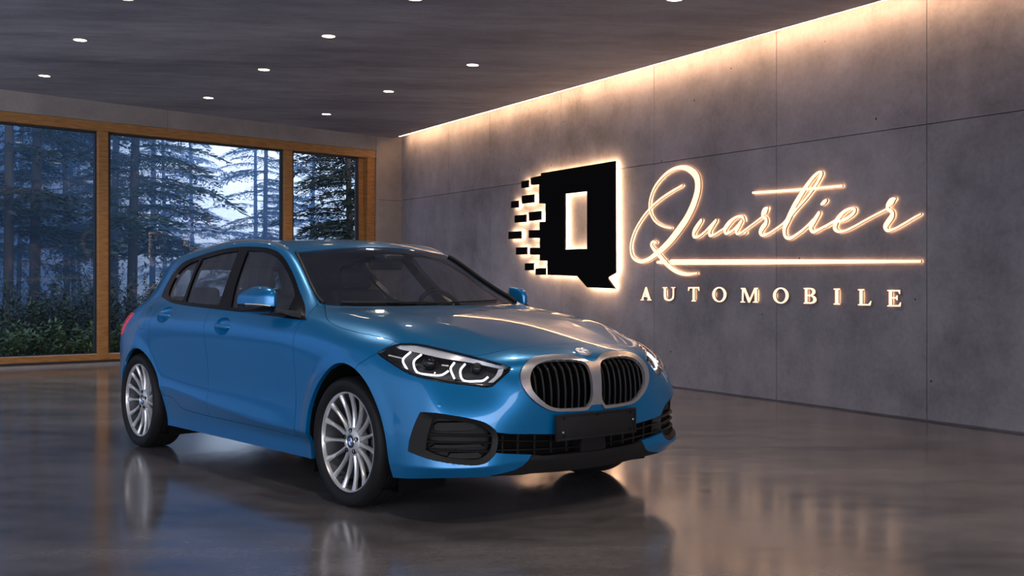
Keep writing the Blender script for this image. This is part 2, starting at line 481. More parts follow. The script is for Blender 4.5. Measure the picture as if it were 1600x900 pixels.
HL = [(.227,.838,.762),(.266,.791,.793),(.302,.750,.809),(.358,.698,.808),(.532,.613,.776),(.651,.542,.745),(.722,.489,.723),(.757,.452,.704),(.762,.462,.690),(.742,.548,.622),(.728,.575,.617),(.696,.629,.626),(.628,.734,.642),(.564,.791,.657),(.477,.822,.676),(.366,.832,.711),(.272,.837,.744)]
P_HL = spline([(u_(x,w),z) for x,w,z in HL],3,True,(0,2,7,8,9,10))
AIR = [(.518,.858,.331),(.525,.856,.378),(.547,.846,.446),(.573,.831,.508),(.62,.806,.510),(.69,.729,.496),(.738,.638,.474),(.757,.594,.456),(.773,.548,.413),(.773,.546,.345),(.769,.558,.316),(.757,.589,.286),(.74,.627,.275),(.689,.729,.285),(.621,.807,.303),(.569,.837,.318)]
P_AIR = spline([(u_(x,w),z) for x,w,z in AIR],3,True,(0,3))
# lower intake (half width, z), the lip under it, and the nostril frame
P_INT = [(-.02,.385),(.25,.386),(.48,.403),(.550,.414),(.553,.325),(.533,.321),(.366,.302),(.30,.292),(-.02,.287)]
P_LIP = [(-.02,.287),(.30,.292),(.366,.302),(.385,.275),(.41,.25),(.45,.232),(.56,.215),(.60,.10),(-.02,.10)]
P_KO = spline([(.0,.713),(.028,.718),(.07,.736),(.15,.748),(.25,.747),(.33,.738),(.392,.707),(.420,.672),(.424,.635),(.404,.588),(.348,.535),(.275,.500),(.165,.490),(.058,.488),(.036,.510),(.0,.513)],4,False,(0,13,14,15))+[(-.02,.513),(-.02,.713)]
P_KI = spline([(.040,.688),(.058,.710),(.105,.721),(.2,.726),(.27,.722),(.335,.703),(.372,.665),(.376,.610),(.336,.558),(.27,.517),(.165,.505),(.062,.505),(.036,.535),(.031,.60)],4,True,(10,11))
P_FEND = [(-.489,.28),(-.482,.571),(-.482,.74),(-.490,.895),(-.452,.908),(-.575,1.003),(-.50,1.1),(1,1.1),(1,0),(-.489,0)]
P_DF = [(-.64,.99),(-.490,.903),(-.482,.74),(-.482,.571),(-.488,.42),(-.503,.297),(-.909,.303),(-1.576,.304),(-1.566,.45),(-1.552,.654),(-1.568,.78),(-1.60,.93),(-1.605,1.0)]
P_DR = [(-1.605,1.0),(-1.60,.93),(-1.568,.78),(-1.552,.654),(-1.566,.45),(-1.576,.304),(-1.90,.311),(-2.0,.325),(-2.07,.372),(-2.11,.383),(-2.215,.384),(-2.28,.43),(-2.346,.50),(-2.39,.60),(-2.41,.70),(-2.415,.80),(-2.40,.90),(-2.40,1.05)]
P_SILL = [(-.30,.303),(-.503,.297),(-.909,.303),(-1.576,.304),(-1.90,.311),(-2.0,.325),(-2.07,.372),(-2.11,.383),(-2.30,.384),(-2.30,.10),(-.30,.10)]
P_BUMP = [(.133,.60),(.133,.699),(.16,.716),(.193,.737),(.235,.764),(.30,.84),(.70,1.0),(1.2,.9),(1.2,0),(.10,0)]
P_FLAP = spline([(-2.635,.935),(-2.60,.820),(-2.50,.815),(-2.50,.925)],5,True)
TL = [(-2.84,.862,.905),(-2.82,.865,.875),(-2.86,.866,.83),(-2.93,.873,.762),(-3.0,.87,.745),(-3.18,.78,.755),(-3.36,.50,.77),(-3.40,.30,.80),(-3.37,.31,.885),(-3.30,.5,.90),(-3.05,.80,.90)]
P_TL = [((-x-w)*.70711,z) for x,w,z in TL]
P_GATE = [(-.02,.52),(.40,.54),(.56,.60),(.62,.75),(.66,.9),(.64,.99),(.58,1.1),(.50,1.27),(-.02,1.30)]
P_RGL = [(-.02,1.02),(.50,1.02),(.52,1.06),(.45,1.22),(.40,1.235),(-.02,1.24)]
P_RB = [(-2.6,.10),(-2.93,.42),(-2.98,.62),(-2.99,.73),(-3.6,.76),(-3.6,.10)]

REG = dict(
 archf=Region(P_ARCHF,SIDE,lowside), archr=Region(P_ARCHR,SIDE,lowside),
 dlo=Region(P_DLO,SIDE,side), gf=Region(P_GF,SIDE,side), gr=Region(P_GR,SIDE,side), gq=Region(P_GQ,SIDE,side),
 hood=Region(P_HOOD,TOP,lambda C:(C[:,2]>.70)&(C[:,0]>-.62)),
 ws=Region(P_WS,TOP,lambda C:(C[:,2]>.9)&(C[:,0]<.0)&(C[:,0]>-1.4)),
 hl=Region(P_HL,FCOR,lambda C:(C[:,0]>.12)&(C[:,1]<-.3)&(C[:,2]>.55)),
 air=Region(P_AIR,FCOR,lambda C:(C[:,0]>.30)&(C[:,1]<-.3)&(C[:,2]<.6)),
 intake=Region(P_INT,FRONT,nose), lip=Region(P_LIP,FRONT,lambda C:C[:,0]>.55),
 ko=Region(P_KO,FRONT,nose), ki=Region(P_KI,FRONT,nose),
 df=Region(P_DF,SIDE,lambda C:(C[:,1]<-.72)), dr=Region(P_DR,SIDE,lambda C:(C[:,1]<-.72)),
 sill=Region(P_SILL,SIDE,lowside), bump=Region(P_BUMP,SIDE,lambda C:C[:,0]>0), fend=Region(P_FEND,SIDE,lambda C:(C[:,1]<-.6)&(C[:,0]<0)),
 flap=Region(P_FLAP,SIDE,side), tl=Region(P_TL,RCOR,lambda C:(C[:,0]<-2.6)&(C[:,1]<-.2)&(C[:,2]>.65)&(C[:,2]<1)),
 gate=Region(P_GATE,FRONT,lambda C:C[:,0]<-2.95), rgl=Region(P_RGL,FRONT,lambda C:C[:,0]<-2.95),
 rb=Region(P_RB,SIDE,rear))
FINE = dict(hl=1, ki=1, ko=1, air=1, flap=1, gq=1, gf=1, gr=1, dlo=1, ws=1, fend=1)
for k,r in REG.items(): cut(S, r, FINE.get(k,0))
# handle cups need a round hole
HND = [(-1.338,.851),(-2.226,.902)]
P_H = [[(x+.098*math.cos(a),z+.050*math.sin(a)-.03*.098*math.cos(a)) for a in (2*math.pi*k/28 for k in range(28))] for x,z in HND]
for i,p in enumerate(P_H):
    REG['h%d'%i] = Region(p,SIDE,side); cut(S, REG['h%d'%i], 2, .04)

S.faces.ensure_lookup_table()
C = centers(S); IN = {k:(r.f(C)<0) for k,r in REG.items()}
lab = np.array(['body']*len(C), dtype=object)
def put(name, m): lab[m] = name
put('bumper', IN['bump']); 
fend = (~IN['bump']) & (C[:,1]<-.6) & (IN['fend'] | (C[:,0]>-.05))
put('fender', fend)
put('rbumper', IN['rb'])
put('sill', IN['sill'] & (C[:,0]<-.33) & (C[:,0]>-2.27))
put('door_f', IN['df'] & ~IN['sill']); put('door_r', IN['dr'] & ~IN['sill'])
put('gate', IN['gate']); put('rglass', IN['rgl'])
put('hood', IN['hood'])
put('wshield', IN['ws'] & ~IN['hood'])
put('dlo', IN['dlo']); put('gf', IN['gf']); put('gr', IN['gr']); put('gq', IN['gq'])
put('flap', IN['flap'])
put('tail', IN['tl'])
put('intake', IN['intake']); put('lip', IN['lip']); put('air', IN['air'])
put('kframe', IN['ko']); put('khole', IN['ki'])
put('hl', IN['hl'])
put('h0', IN['h0']); put('h1', IN['h1'])
put('hole', IN['archf'] | IN['archr'])
# the strip of cowl between bonnet and glass, and tiny islands go to the body
SEL = {}
for f,l in zip(S.faces, lab): SEL.setdefault(l,[]).append(f)

def both(key, name, mats, **kw):
    a = panel(S, SEL[key], name, mats, car, None, **kw)
    b = panel(S, SEL[key], name, mats, car, 'L', **kw)
    return a, b
def one(key, name, mats, **kw): return panel(S, SEL[key], name, mats, car, 'B', **kw)

body = one('body','body_shell',M['paint'],depth=.03,gap=.0012)
bonnet = one('hood','bonnet',M['paint'])
bumper = one('bumper','front_bumper',M['paint'],depth=.03)
both('fender','front_fender',M['paint'],depth=.03)
both('sill','side_skirt',M['paint'],depth=.02)
rb = one('rbumper','rear_bumper',M['paint'],depth=.03)
gate = one('gate','tailgate',M['paint'])
rg = panel(S,SEL['rglass'],'rear_window',M['glass'],gate,'B',depth=0,push=-.003)
tag(rg,'dark rear window glass')
doors_f = both('door_f','front_door',M['paint'],depth=.02)
doors_r = both('door_r','rear_door',M['paint'],depth=.02)
both('flap','fuel_flap',M['paint'],gap=.001)
for o in both('tail','tail_light',M['red'],gap=.001,push=.002): tag(o,'red tail light lens')
ws_ = one('wshield','windscreen',M['glass'],depth=0,push=-.002)
tag(ws_,'tinted windscreen glass')
for o in both('dlo','window_surround',M['gloss'],depth=.03,gap=.0004): tag(o,'gloss black window surround and pillars')
for i,s_ in enumerate((None,'L')):
    panel(S,SEL['gf'],'window_glass',M['glass'],doors_f[i],s_,depth=0,push=-.008)
    panel(S,SEL['gr'],'window_glass',M['glass'],doors_r[i],s_,depth=0,push=-.008)
    panel(S,SEL['gq'],'quarter_glass',M['glass'],doors_r[i],s_,depth=0,push=-.008)
lip = one('lip','front_lip',M['matte'],depth=.03)
tag(lip,'matte black front lip')
# ---------------------------------------------------------------- look-ups on the shell
from mathutils.bvhtree import BVHTree
BV = BVHTree.FromBMesh(S)
def hit(o, d):
    h = BV.ray_cast(Vector(o), Vector(d).normalized())
    return (h[0], h[1]) if h[0] is not None else (None,None)
def fx(w, z):                      # front surface at half width w, height z -> point on the right half
    p,n = hit((3,-max(w,.0005),z),(-1,0,0)); return p
def fy(x, z): return hit((x,-3,z),(0,1,0))[0]
def fz(x, w): return hit((x,-w,3),(0,0,-1))[0]
q_ = .70710678
def fc(u, z): return hit((u*q_+3*q_, u*q_-3*q_, z),(-1,1,0))[0]
CAM_IN_CAR = Vector((4.589,-3.658,1.054))
def sink(p, d):                    # a point d behind the surface, along the line of sight
    p = Vector(p); return p + (p-CAM_IN_CAR).normalized()*d
FLIP = Matrix.Scale(-1,4,(0,1,0))
def two(name, make, mats, parents, angle=40):
    """same part on the right side and mirrored on the left; make(bm) builds the right one"""
    out=[]
    for k in (0,1):
        bm = bmesh.new(); make(bm)
        if k: bmesh.ops.transform(bm, matrix=FLIP, verts=bm.verts[:])
        out.append(obj(name, bm, mats, parents[k] if isinstance(parents,(list,tuple)) else parents, angle=angle))
    return out

# ---------------------------------------------------------------- nostril grille
kid = panel(S, SEL['kframe'], 'kidney_grille', M['chrome'], car, 'B', gap=.001, depth=.017, push=.010)
tag(kid, 'satin chrome double grille frame with black vertical slats')
back = panel(S, SEL['khole'], 'grille_backing', M['dark'], kid, 'B', gap=-.012, depth=0, push=-.055)
def krange(w):
    zs=[]
    for a,b in zip(P_KI,P_KI[1:]+P_KI[:1]):
        if (a[0]-w)*(b[0]-w)<=0 and a[0]!=b[0]: zs.append(a[1]+(b[1]-a[1])*(w-a[0])/(b[0]-a[0]))
    return min(zs),max(zs)
for sgn in (1,-1):
    for i in range(8):
        w = .062+i*.0405
        lo,hi = krange(w); bm = bmesh.new(); rings=[]
        lo-=.012; hi+=.012; n=13
        for k in range(n):
            t=k/(n-1); z=lo+(hi-lo)*t
            x=fx(w,z).x-.0015
            kink = max(0,(t-.72)/.28)
            x -= .020*kink                                     # the upper end leans back
            th=.0055+.006*kink; dp=.045
            prof=[(x-.006,-th),(x,-th*.35),(x,th*.35),(x-.006,th),(x-dp,th*.6),(x-dp,-th*.6)]
            rings.append([bm.verts.new((px,-sgn*w+py,z)) for px,py in prof])
        for A,B in zip(rings,rings[1:]):
            for k in range(6): bm.faces.new((A[k],A[(k+1)%6],B[(k+1)%6],B[k]))
        bm.faces.new(rings[0]); bm.faces.new(list(reversed(rings[-1])))
        obj('slat', bm, M['slat'], kid, angle=30)

# round emblem: chrome rim, black ring, quartered white and blue field
def roundel(name, r, parent, mtx, letters=True):
    o = None
    bm = bmesh.new()
    prof = [(r,0),(r,.10*r),(r*.96,.16*r),(r*.92,.12*r)]
    lathe(bm, prof, 40, 'Z')
    def disc(r0,r1,h,m,a0=0,a1=2*math.pi,seg=40):
        A=[];B=[]
        for k in range(seg+1):
            a=a0+(a1-a0)*k/seg; A.append(bm.verts.new((math.cos(a)*r0,math.sin(a)*r0,h))); B.append(bm.verts.new((math.cos(a)*r1,math.sin(a)*r1,h)))
        for k in range(seg):
            if r0>0: f=bm.faces.new((A[k],B[k],B[k+1],A[k+1]))
            else: f=bm.faces.new((A[k],B[k],B[k+1]))
            f.material_index=m
    disc(.60*r,.92*r,.13*r,1); disc(.57*r,.62*r,.15*r,0)
    for k in range(4): disc(0,.575*r,.14*r,3 if k%2==0 else 2,k*math.pi/2,(k+1)*math.pi/2,10)
    bmesh.ops.transform(bm, matrix=mtx, verts=bm.verts[:])
    o = obj(name, bm, [M['chrome'],M['gloss'],M['bblue'],M['white']], parent, angle=30, recalc=False)
    if letters:
        for ch,ang in (('B',140),('M',90),('W',40)):
            cu = bpy.data.curves.new('t','FONT'); cu.body=ch; cu.size=.34*r; cu.align_x='CENTER'; cu.align_y='CENTER'; cu.extrude=.01*r
            to = bpy.data.objects.new('t',cu); COL.objects.link(to)
            me = bpy.data.meshes.new_from_object(to.evaluated_get(bpy.context.evaluated_depsgraph_get()))
            bpy.data.objects.remove(to); bpy.data.curves.remove(cu)
            a=R(ang); lm = mtx @ Matrix.Translation((math.cos(a)*.76*r,math.sin(a)*.76*r,.145*r)) @ Matrix.Rotation(a-math.pi/2,4,'Z')
            me.transform(lm); link_mesh('letter', me, M['white'], o)
    return o
pc, pn = hit((.761,-.0005,3),(0,0,-1))
pn = Vector((pn.x,0,pn.z)).normalized()
bx = Vector((0,1,0)); by = pn.cross(bx).normalized()
mt = Matrix((( bx.x,by.x,pn.x,pc.x),(bx.y,by.y,pn.y,0),(bx.z,by.z,pn.z,pc.z),(0,0,0,1)))
e = roundel('hood_emblem', .041, car, mt); tag(e,'round blue and white emblem on the nose')

# ---------------------------------------------------------------- plate holder
bm = bmesh.new()
px, pz = .862, .418
box(bm,(px-.014,-.265,pz-.061),(px,.265,pz+.061),.004)
for z0,z1,y0,y1 in ((pz+.052,pz+.061,-.265,.265),(pz-.061,pz-.052,-.265,.265),(pz-.052,pz+.052,-.265,-.257),(pz-.052,pz+.052,.257,.265)):
    box(bm,(px-.002,y0,z0),(px+.004,y1,z1),.0015)
plate = obj('plate_holder', bm, M['matte'], car); tag(plate,'empty black number plate holder')
bm = bmesh.new(); box(bm,(px-.07,-.16,pz-.05),(px-.012,.16,pz+.03)); obj('plate_bracket', bm, M['black'], plate)
for y,z,m_,n_,r in ((-.222,pz-.022,'chrome','screw',.0055),(.245,pz+.006,'chrome','screw',.0055),(-.219,pz+.042,'dark','screw_hole',.006),(-.219,pz-.040,'dark','screw_hole',.006),(.225,pz+.042,'dark','screw_hole',.006),(.225,pz-.040,'dark','screw_hole',.006),(.0,pz+.047,'dark','screw_hole',.006)):
    bm=bmesh.new(); rg_=lathe(bm,[(r,0),(r,.0016),(r*.7,.0025)],14,'X',(px,y,z)); cap(bm,rg_[-1]); obj(n_, bm, M[m_], plate)

# ---------------------------------------------------------------- lower intake
grl = panel(S, SEL['intake'], 'lower_grille', M['dark'], car, 'B', gap=-.02, depth=-.05, push=-.075)
tag(grl,'black slatted lower grille')
def bar(name, zf, w0, w1, r=.0034, off=.014, n=40, par=grl, flat=2.2):
    pts=[]
    for k in range(n):
        w=w0+(w1-w0)*k/(n-1); p=fx(abs(w),zf(abs(w))); pts.append((p.x-off,-w if True else w,p.z))
    bm=bmesh.new(); tube(bm,pts,r,8,flat=flat); return obj(name,bm,M['matte'],par)
zt = lambda w: .349+.05*(w/.55)**2*.6
zb = lambda w: .315+.03*(w/.55)**2*.6
zc = lambda w: .381+.031*(w/.55)**2
for f_ in (zt,zb,zc): bar('grille_bar', f_, -.545,.545)
for w in (-.50,-.42,-.33,-.24,-.15,.15,.24,.33,.42,.50):
    pts=[]
    for k in range(5):
        z=.296+.10*k/4; p=fx(abs(w),z); pts.append((p.x-.03,-w,z))
    bm=bmesh.new(); tube(bm,pts,.003,6,flat=2); obj('grille_post',bm,M['matte'],grl)
bm=bmesh.new()
xs=fx(.02,.33).x
poly=[(-.075,.374),(.075,.374),(.088,.30),(.078,.288),(-.078,.288),(-.088,.30)]
prism(bm,poly,xs-.07,xs-.004,lambda u,v,h:(h,u,v)); bmesh.ops.bevel(bm,geom=[e for e in bm.edges],offset=.004,segments=2,affect='EDGES')
tag(obj('radar_cover', bm, M['black'], grl),'black sensor box')

# ---------------------------------------------------------------- corner air intakes
def offset_uv(loop, fn):
    """loop of (u,z); fn(u,z) -> moved (u,z)"""
    return [fn(*p) for p in loop]
air_uv = [tuple(p) for p in P_AIR]
cu = sum(p[0] for p in air_uv)/len(air_uv); cz = sum(p[1] for p in air_uv)/len(air_uv)
umin = min(p[0] for p in air_uv); umax = max(p[0] for p in air_uv)
def inner(u,z):
    t=(u-umin)/(umax-umin)
    k=.86
    un=cu+(u-cu)*k; zn=cz+(z-cz)*.80
    if t<.45: un += .055*(1-t/.45)                    # broad flat blade on the outer side
    return un,zn
def air_part(bm):
    O=[fc(u*.997+cu*.003,z*.997+cz*.003) for u,z in air_uv]; O=[p for p in O]
    I=[]; D=[]
    n=len(O)
    for (u,z) in air_uv:
        a=inner(u,z); p=fc(*a)
        I.append(p+Vector((-.010,.010,0))); D.append(p+Vector((-.050,.035,0)))
    vo=[bm.verts.new(p) for p in O]; vb=[bm.verts.new(p+Vector((-.03,.03,0))) for p in O]
    vi=[bm.verts.new(p) for p in I]; vd=[bm.verts.new(p) for p in D]
    for k in range(n):
        j=(k+1)%n
        bm.faces.new((vo[k],vo[j],vi[j],vi[k])); bm.faces.new((vi[k],vi[j],vd[j],vd[k])); bm.faces.new((vb[k],vb[j],vo[j],vo[k]))
    f=bm.faces.new(vd); bmesh.ops.triangulate(bm,faces=[f])
airs = two('corner_intake', air_part, M['matte'], car, angle=25)
for a in airs: tag(a,'matte black corner air intake insert')
inn=[inner(*p) for p in air_uv]
def urange(z):
    us=[]
    for a,b in zip(inn,inn[1:]+inn[:1]):
        if (a[1]-z)*(b[1]-z)<=0 and a[1]!=b[1]: us.append(a[0]+(b[0]-a[0])*(z-a[1])/(b[1]-a[1]))
    return min(us),max(us)
for zf0,r_,off in ((.405,.006,.018),(.372,.0045,.016),(.335,.0045,.016)):
    def rib(bm):
        a,b=urange(zf0); pts=[]
        for k in range(15):
            u=a+(b-a)*k/14; z=zf0-.012*(k/14-.5)
            p=fc(u,z)+Vector((-off,off,0)); pts.append(p)
        tube(bm,pts,r_,8,flat=2.5)
    two('intake_rib', rib, M['matte'], airs)
for z0,z1 in ((.425,.462),(.348,.362),(.300,.325)):
    def pad(bm):
        a,b=urange((z0+z1)/2); a+=.03*(b-a)+.01; b-=.12*(b-a)
        A=[];B=[]
        for k in range(13):
            u=a+(b-a)*k/12; ins=.012 if k in (0,12) else 0
            for lst,z in ((A,z0+ins*.5),(B,z1-ins)):
                p=fc(u,z); lst.append((p+Vector((-.024,.024,0)),p+Vector((-.05,.04,0))))
        va=[bm.verts.new(p[0]) for p in A]; vb=[bm.verts.new(p[0]) for p in B]
        vc=[bm.verts.new(p[1]+Vector((0,0,-.006))) for p in A]; vd=[bm.verts.new(p[1]+Vector((0,0,.006))) for p in B]
        for k in range(12):
            bm.faces.new((va[k],va[k+1],vb[k+1],vb[k])); bm.faces.new((vc[k],vc[k+1],va[k+1],va[k])); bm.faces.new((vb[k],vb[k+1],vd[k+1],vd[k]))
        bm.faces.new((va[0],vb[0],vd[0],vc[0])); bm.faces.new((va[-1],vc[-1],vd[-1],vb[-1]))
    two('intake_pad', pad, M['matte'], airs, angle=25)

for w_,z_ in ((.775,.545),):
    def sensor(bm):
        u=None
        p,n=hit((2.2,-w_-.0,z_),(-1,0,0)); rot=n.to_track_quat('Z','Y').to_matrix().to_4x4()
        rg_=lathe(bm,[(.0095,-.004),(.0095,.0004),(.0085,.0007)],20,'Z'); cap(bm,rg_[-1]); bmesh.ops.transform(bm,matrix=Matrix.Translation(p)@rot,verts=bm.verts[:])
    two('parking_sensor', sensor, M['paint'], bumper, 30)

# ---------------------------------------------------------------- headlights
M['lampin']=mat('lamp_housing',(.022,.022,.025),.4)
hls = both('hl','headlight',M['lampin'],gap=.0016,depth=-.052,push=-.055)
for o in hls: tag(o,'headlight with white hexagonal light guides behind a clear cover')
for k in (0,1): panel(S,SEL['hl'],'lamp_cover',M['lens'],hls[k],(None,'L')[k],gap=.001,depth=0)
hl_uv=[tuple(p) for p in P_HL]; hu=sum(p[0] for p in hl_uv)/len(hl_uv); hz=sum(p[1] for p in hl_uv)/len(hl_uv)
def bezel(bm):
    n=len(hl_uv); O=[];I=[];D=[]
    for i,(u,z) in enumerate(hl_uv):
        a=Vector(hl_uv[i-1]); b=Vector(hl_uv[(i+1)%n]); t=(b-a).normalized(); nn=Vector((-t.y,t.x))
        c=Vector((hu,hz))-Vector((u,z))
        if nn.dot(c)<0: nn=-nn
        o=Vector((u,z))+nn*.003; i_=Vector((u,z))+nn*.011
        po=fc(o.x,o.y); pi=fc(i_.x,i_.y)
        O.append(po+Vector((-.0025,.0025,0))); I.append(pi+Vector((-.007,.007,0))); D.append(pi+Vector((-.025,.025,0)))
    vo=[bm.verts.new(p) for p in O]; vi=[bm.verts.new(p) for p in I]; vd=[bm.verts.new(p) for p in D]
    for k in range(n):
        j=(k+1)%n; bm.faces.new((vo[k],vo[j],vi[j],vi[k])); bm.faces.new((vi[k],vi[j],vd[j],vd[k]))
two('lamp_bezel', bezel, M['gloss'], hls, 60)
LEDS=[[(.395,-.759,.771),(.396,-.803,.737),(.453,-.819,.694)],
 [(.457,-.742,.761),(.461,-.787,.731),(.512,-.804,.685),(.564,-.78,.676),(.606,-.738,.674),(.616,-.704,.692)],
 [(.603,-.661,.727),(.615,-.691,.702),(.647,-.694,.658)],
 [(.638,-.626,.721),(.646,-.659,.693),(.67,-.662,.651),(.703,-.608,.646),(.716,-.583,.648),(.724,-.56,.664)]]
for L in LEDS:
    def led(bm):
        pts=[sink(p,.026) for p in spline(L,5)]
        tube(bm,pts,.0052,8)
    two('light_guide', led, M['led'], hls)
for a,b in (([.302,-.82,.753],[.39,-.801,.742]),([.577,-.714,.717],[.6,-.692,.714])):
    two('light_bar', lambda bm:(tube(bm,[sink(a,.02),sink(b,.026)],.0035,8)), M['amber'], hls)
M['lampgrey'] = mat('lamp_reflector_grey',(.10,.10,.11),.3,.6)
for A,B in (((0,0,1),(1,0,1)),((2,0,1),(3,0,1))):
    def refl(bm):
        a=[sink(p,.030) for p in spline(LEDS[A[0]],5)]; b=[sink(p,.036) for p in spline(LEDS[B[0]][:3],5)]
        va=[bm.verts.new(p) for p in a]; vb=[bm.verts.new(p) for p in b]
        for k in range(len(va)-1): bm.faces.new((va[k],va[k+1],vb[k+1],vb[k]))
    two('reflector', refl, M['lampgrey'], hls)
CT_=[(.305,-.781,.791),(.323,-.741,.806),(.381,-.702,.798),(.547,-.621,.769),(.661,-.548,.740),(.74,-.482,.708),(.752,-.47,.697)]
CB_=[(.305,-.781,.791),(.337,-.771,.785),(.419,-.738,.775),(.533,-.686,.754),(.645,-.59,.732),(.735,-.5,.704),(.752,-.47,.697)]
M['lampchrome']=mat('lamp_silver_trim',(.80,.80,.82),.32,.25)
def wedge(bm):
    t=[sink(p,.012) for p in spline(CT_,4)]; b=[sink((p[0],p[1],p[2]-.008*math.sin(math.pi*k/24)**.6),.030) for k,p in enumerate(spline(CB_,4))]
    vt=[bm.verts.new(p) for p in t]; vb=[bm.verts.new(p) for p in b]; vc=[bm.verts.new(sink(p,.03)) for p in b]
    for k in range(len(vt)-1):
        bm.faces.new((vt[k],vt[k+1],vb[k+1],vb[k])); bm.faces.new((vb[k],vb[k+1],vc[k+1],vc[k]))
two('lamp_trim', wedge, M['lampchrome'], hls, 30)
def wedge2(bm):
    L=[(.746,-.486,.697),(.750,-.504,.671),(.741,-.542,.639)]
    a=[sink(p,.012) for p in spline(L,4)]; b=[sink((p[0]-.012,p[1]-.022,p[2]),.028) for p in spline(L,4)]
    va=[bm.verts.new(p) for p in a]; vb=[bm.verts.new(p) for p in b]
    for k in range(len(va)-1): bm.faces.new((va[k],va[k+1],vb[k+1],vb[k]))
two('lamp_trim', wedge2, M['lampchrome'], hls, 30)
for c,r in (((.534,-.748,.725),.030),((.683,-.593,.701),.024)):
    def proj_(bm):
        d=(CAM_IN_CAR-Vector(c)).normalized(); o=sink(c,.050)
        rot=d.to_track_quat('Z','Y').to_matrix().to_4x4()
        rg_=lathe(bm,[(r*1.15,-.02),(r*1.15,.006),(r,.008),(r*.98,.004),(r*.86,.012),(r*.6,.019),(r*.25,.023)],28,'Z')
        cap(bm,rg_[-1])
        bmesh.ops.transform(bm,matrix=Matrix.Translation(o)@rot,verts=bm.verts[:])
    two('projector_lens', proj_, M['gloss'], hls)

# ---------------------------------------------------------------- door handles
for i,(hx,hzz) in enumerate(HND):
    doors=(doors_f,doors_r)[i]
    def cup(bm):
        c=fy(hx,hzz)
        # surface inside the hole is no longer in the door: use the untouched shell
        rings=[]
        for rr,dp in ((1.03,-.001),(.97,.006),(.82,.018),(.5,.026),(.15,.029)):
            ring=[]
            for k in range(28):
                a=2*math.pi*k/28; x=hx+.098*rr*math.cos(a); z=hzz+.050*rr*math.sin(a)-.03*.098*rr*math.cos(a); p=fy(x,z)
                ring.append(bm.verts.new((x,p.y+dp+.002,z)))
            rings.append(ring)
        for A,B in zip(rings,rings[1:]):
            for k in range(28): bm.faces.new((A[k],A[(k+1)%28],B[(k+1)%28],B[k]))
        bm.faces.new(rings[-1])
    two('handle_recess', cup, M['paint'], doors, 180)
    def grip(bm):
        pts=[];rs=[]
        for k in range(15):
            t=k/14; x=hx-.100+.194*t; z=hzz+.001-.012*(t-.5); p=fy(x,z)
            lift=.020*math.sin(math.pi*min(1,max(0,t)))**.5
            pts.append((x,p.y-lift+.004,z)); rs.append(.0135*(math.sin(math.pi*(.06+.88*t))**.35))
        tube(bm,pts,rs,14,flat=.6)
    two('door_handle', grip, M['paint'], doors, 180)

# ---------------------------------------------------------------- door mirrors
def mirror_sections():
    """sections along the width: (y, x of glass edge, x of nose, z low, z high)"""
    L=[(-.868,-.790,-.705,.950,1.046),(-.876,-.796,-.672,.936,1.070),(-.900,-.812,-.650,.931,1.080),(-.940,-.836,-.652,.932,1.075),(-.975,-.862,-.668,.937,1.056),(-.998,-.882,-.705,.940,1.038),(-1.010,-.893,-.800,.946,1.014)]
    out=[]
    for i,(y,xb,xf,zl,zh) in enumerate(L):
        t=i/6; dx=-(.03+.06*t); out.append((-.862+(y+.868)*.72,xb+dx,xf+dx,zl,zh))
    return out
def mirror_shell(bm, lo, hi, grow=0):
    secs=spline([tuple(s) for s in mirror_sections()],4); rings=[]
    for y,xb,xf,zl,zh in secs:
        zc=(zl+zh)/2; hh=(zh-zl)/2+grow; ring=[]
        za=min(max(zc-hh,lo(y)),hi(y)); zb=max(min(zc+hh,hi(y)),lo(y)); xf+=grow
        ring.append(bm.verts.new((xb,y,za)))
        for k in range(23):
            z=zc+hh*math.sin(math.pi*(k/22-.5)); z=min(max(z,za),zb)
            ring.append(bm.verts.new((xb+(xf-xb)*max(0,1-abs((z-zc)/hh)**4.5)**.5,y,z)))
        ring.append(bm.verts.new((xb,y,zb)))
        rings.append(ring)
    for A,B in zip(rings,rings[1:]):
        for k in range(24):
            if (A[k].co-A[k+1].co).length<1e-6 and (B[k].co-B[k+1].co).length<1e-6: continue
            bm.faces.new((A[k],A[k+1],B[k+1],B[k]))
    for r_ in (rings[0],rings[-1]): bm.faces.new(r_)
    for A,B in zip(rings,rings[1:]): bm.faces.new((A[0],B[0],B[-1],A[-1]))
    bmesh.ops.remove_doubles(bm,verts=bm.verts[:],dist=1e-5)
split_z = lambda y: .968+(-y-.862)*.17
mirs = two('door_mirror', lambda bm: mirror_shell(bm, lambda y:-9, split_z), M['gloss'], car, 50)
for m_ in mirs: tag(m_,'door mirror with blue cap and black lower housing')
two('mirror_cap', lambda bm: mirror_shell(bm, split_z, lambda y:9, .003), M['paint'], mirs, 50)
def strip(bm):
    pts=[]
    for y,xb,xf,zl,zh in spline([tuple(s) for s in mirror_sections()],4):
        if y<-.90: 
            z=split_z(y); zc=(zl+zh)/2; hh=(zh-zl)/2
            pts.append((xb+(xf-xb)*(1-min(1,abs((z-zc)/hh))**5)**.5+.002,y,z))
    tube(bm,pts,.0032,6)
two('mirror_indicator', strip, M['amber'], mirs)
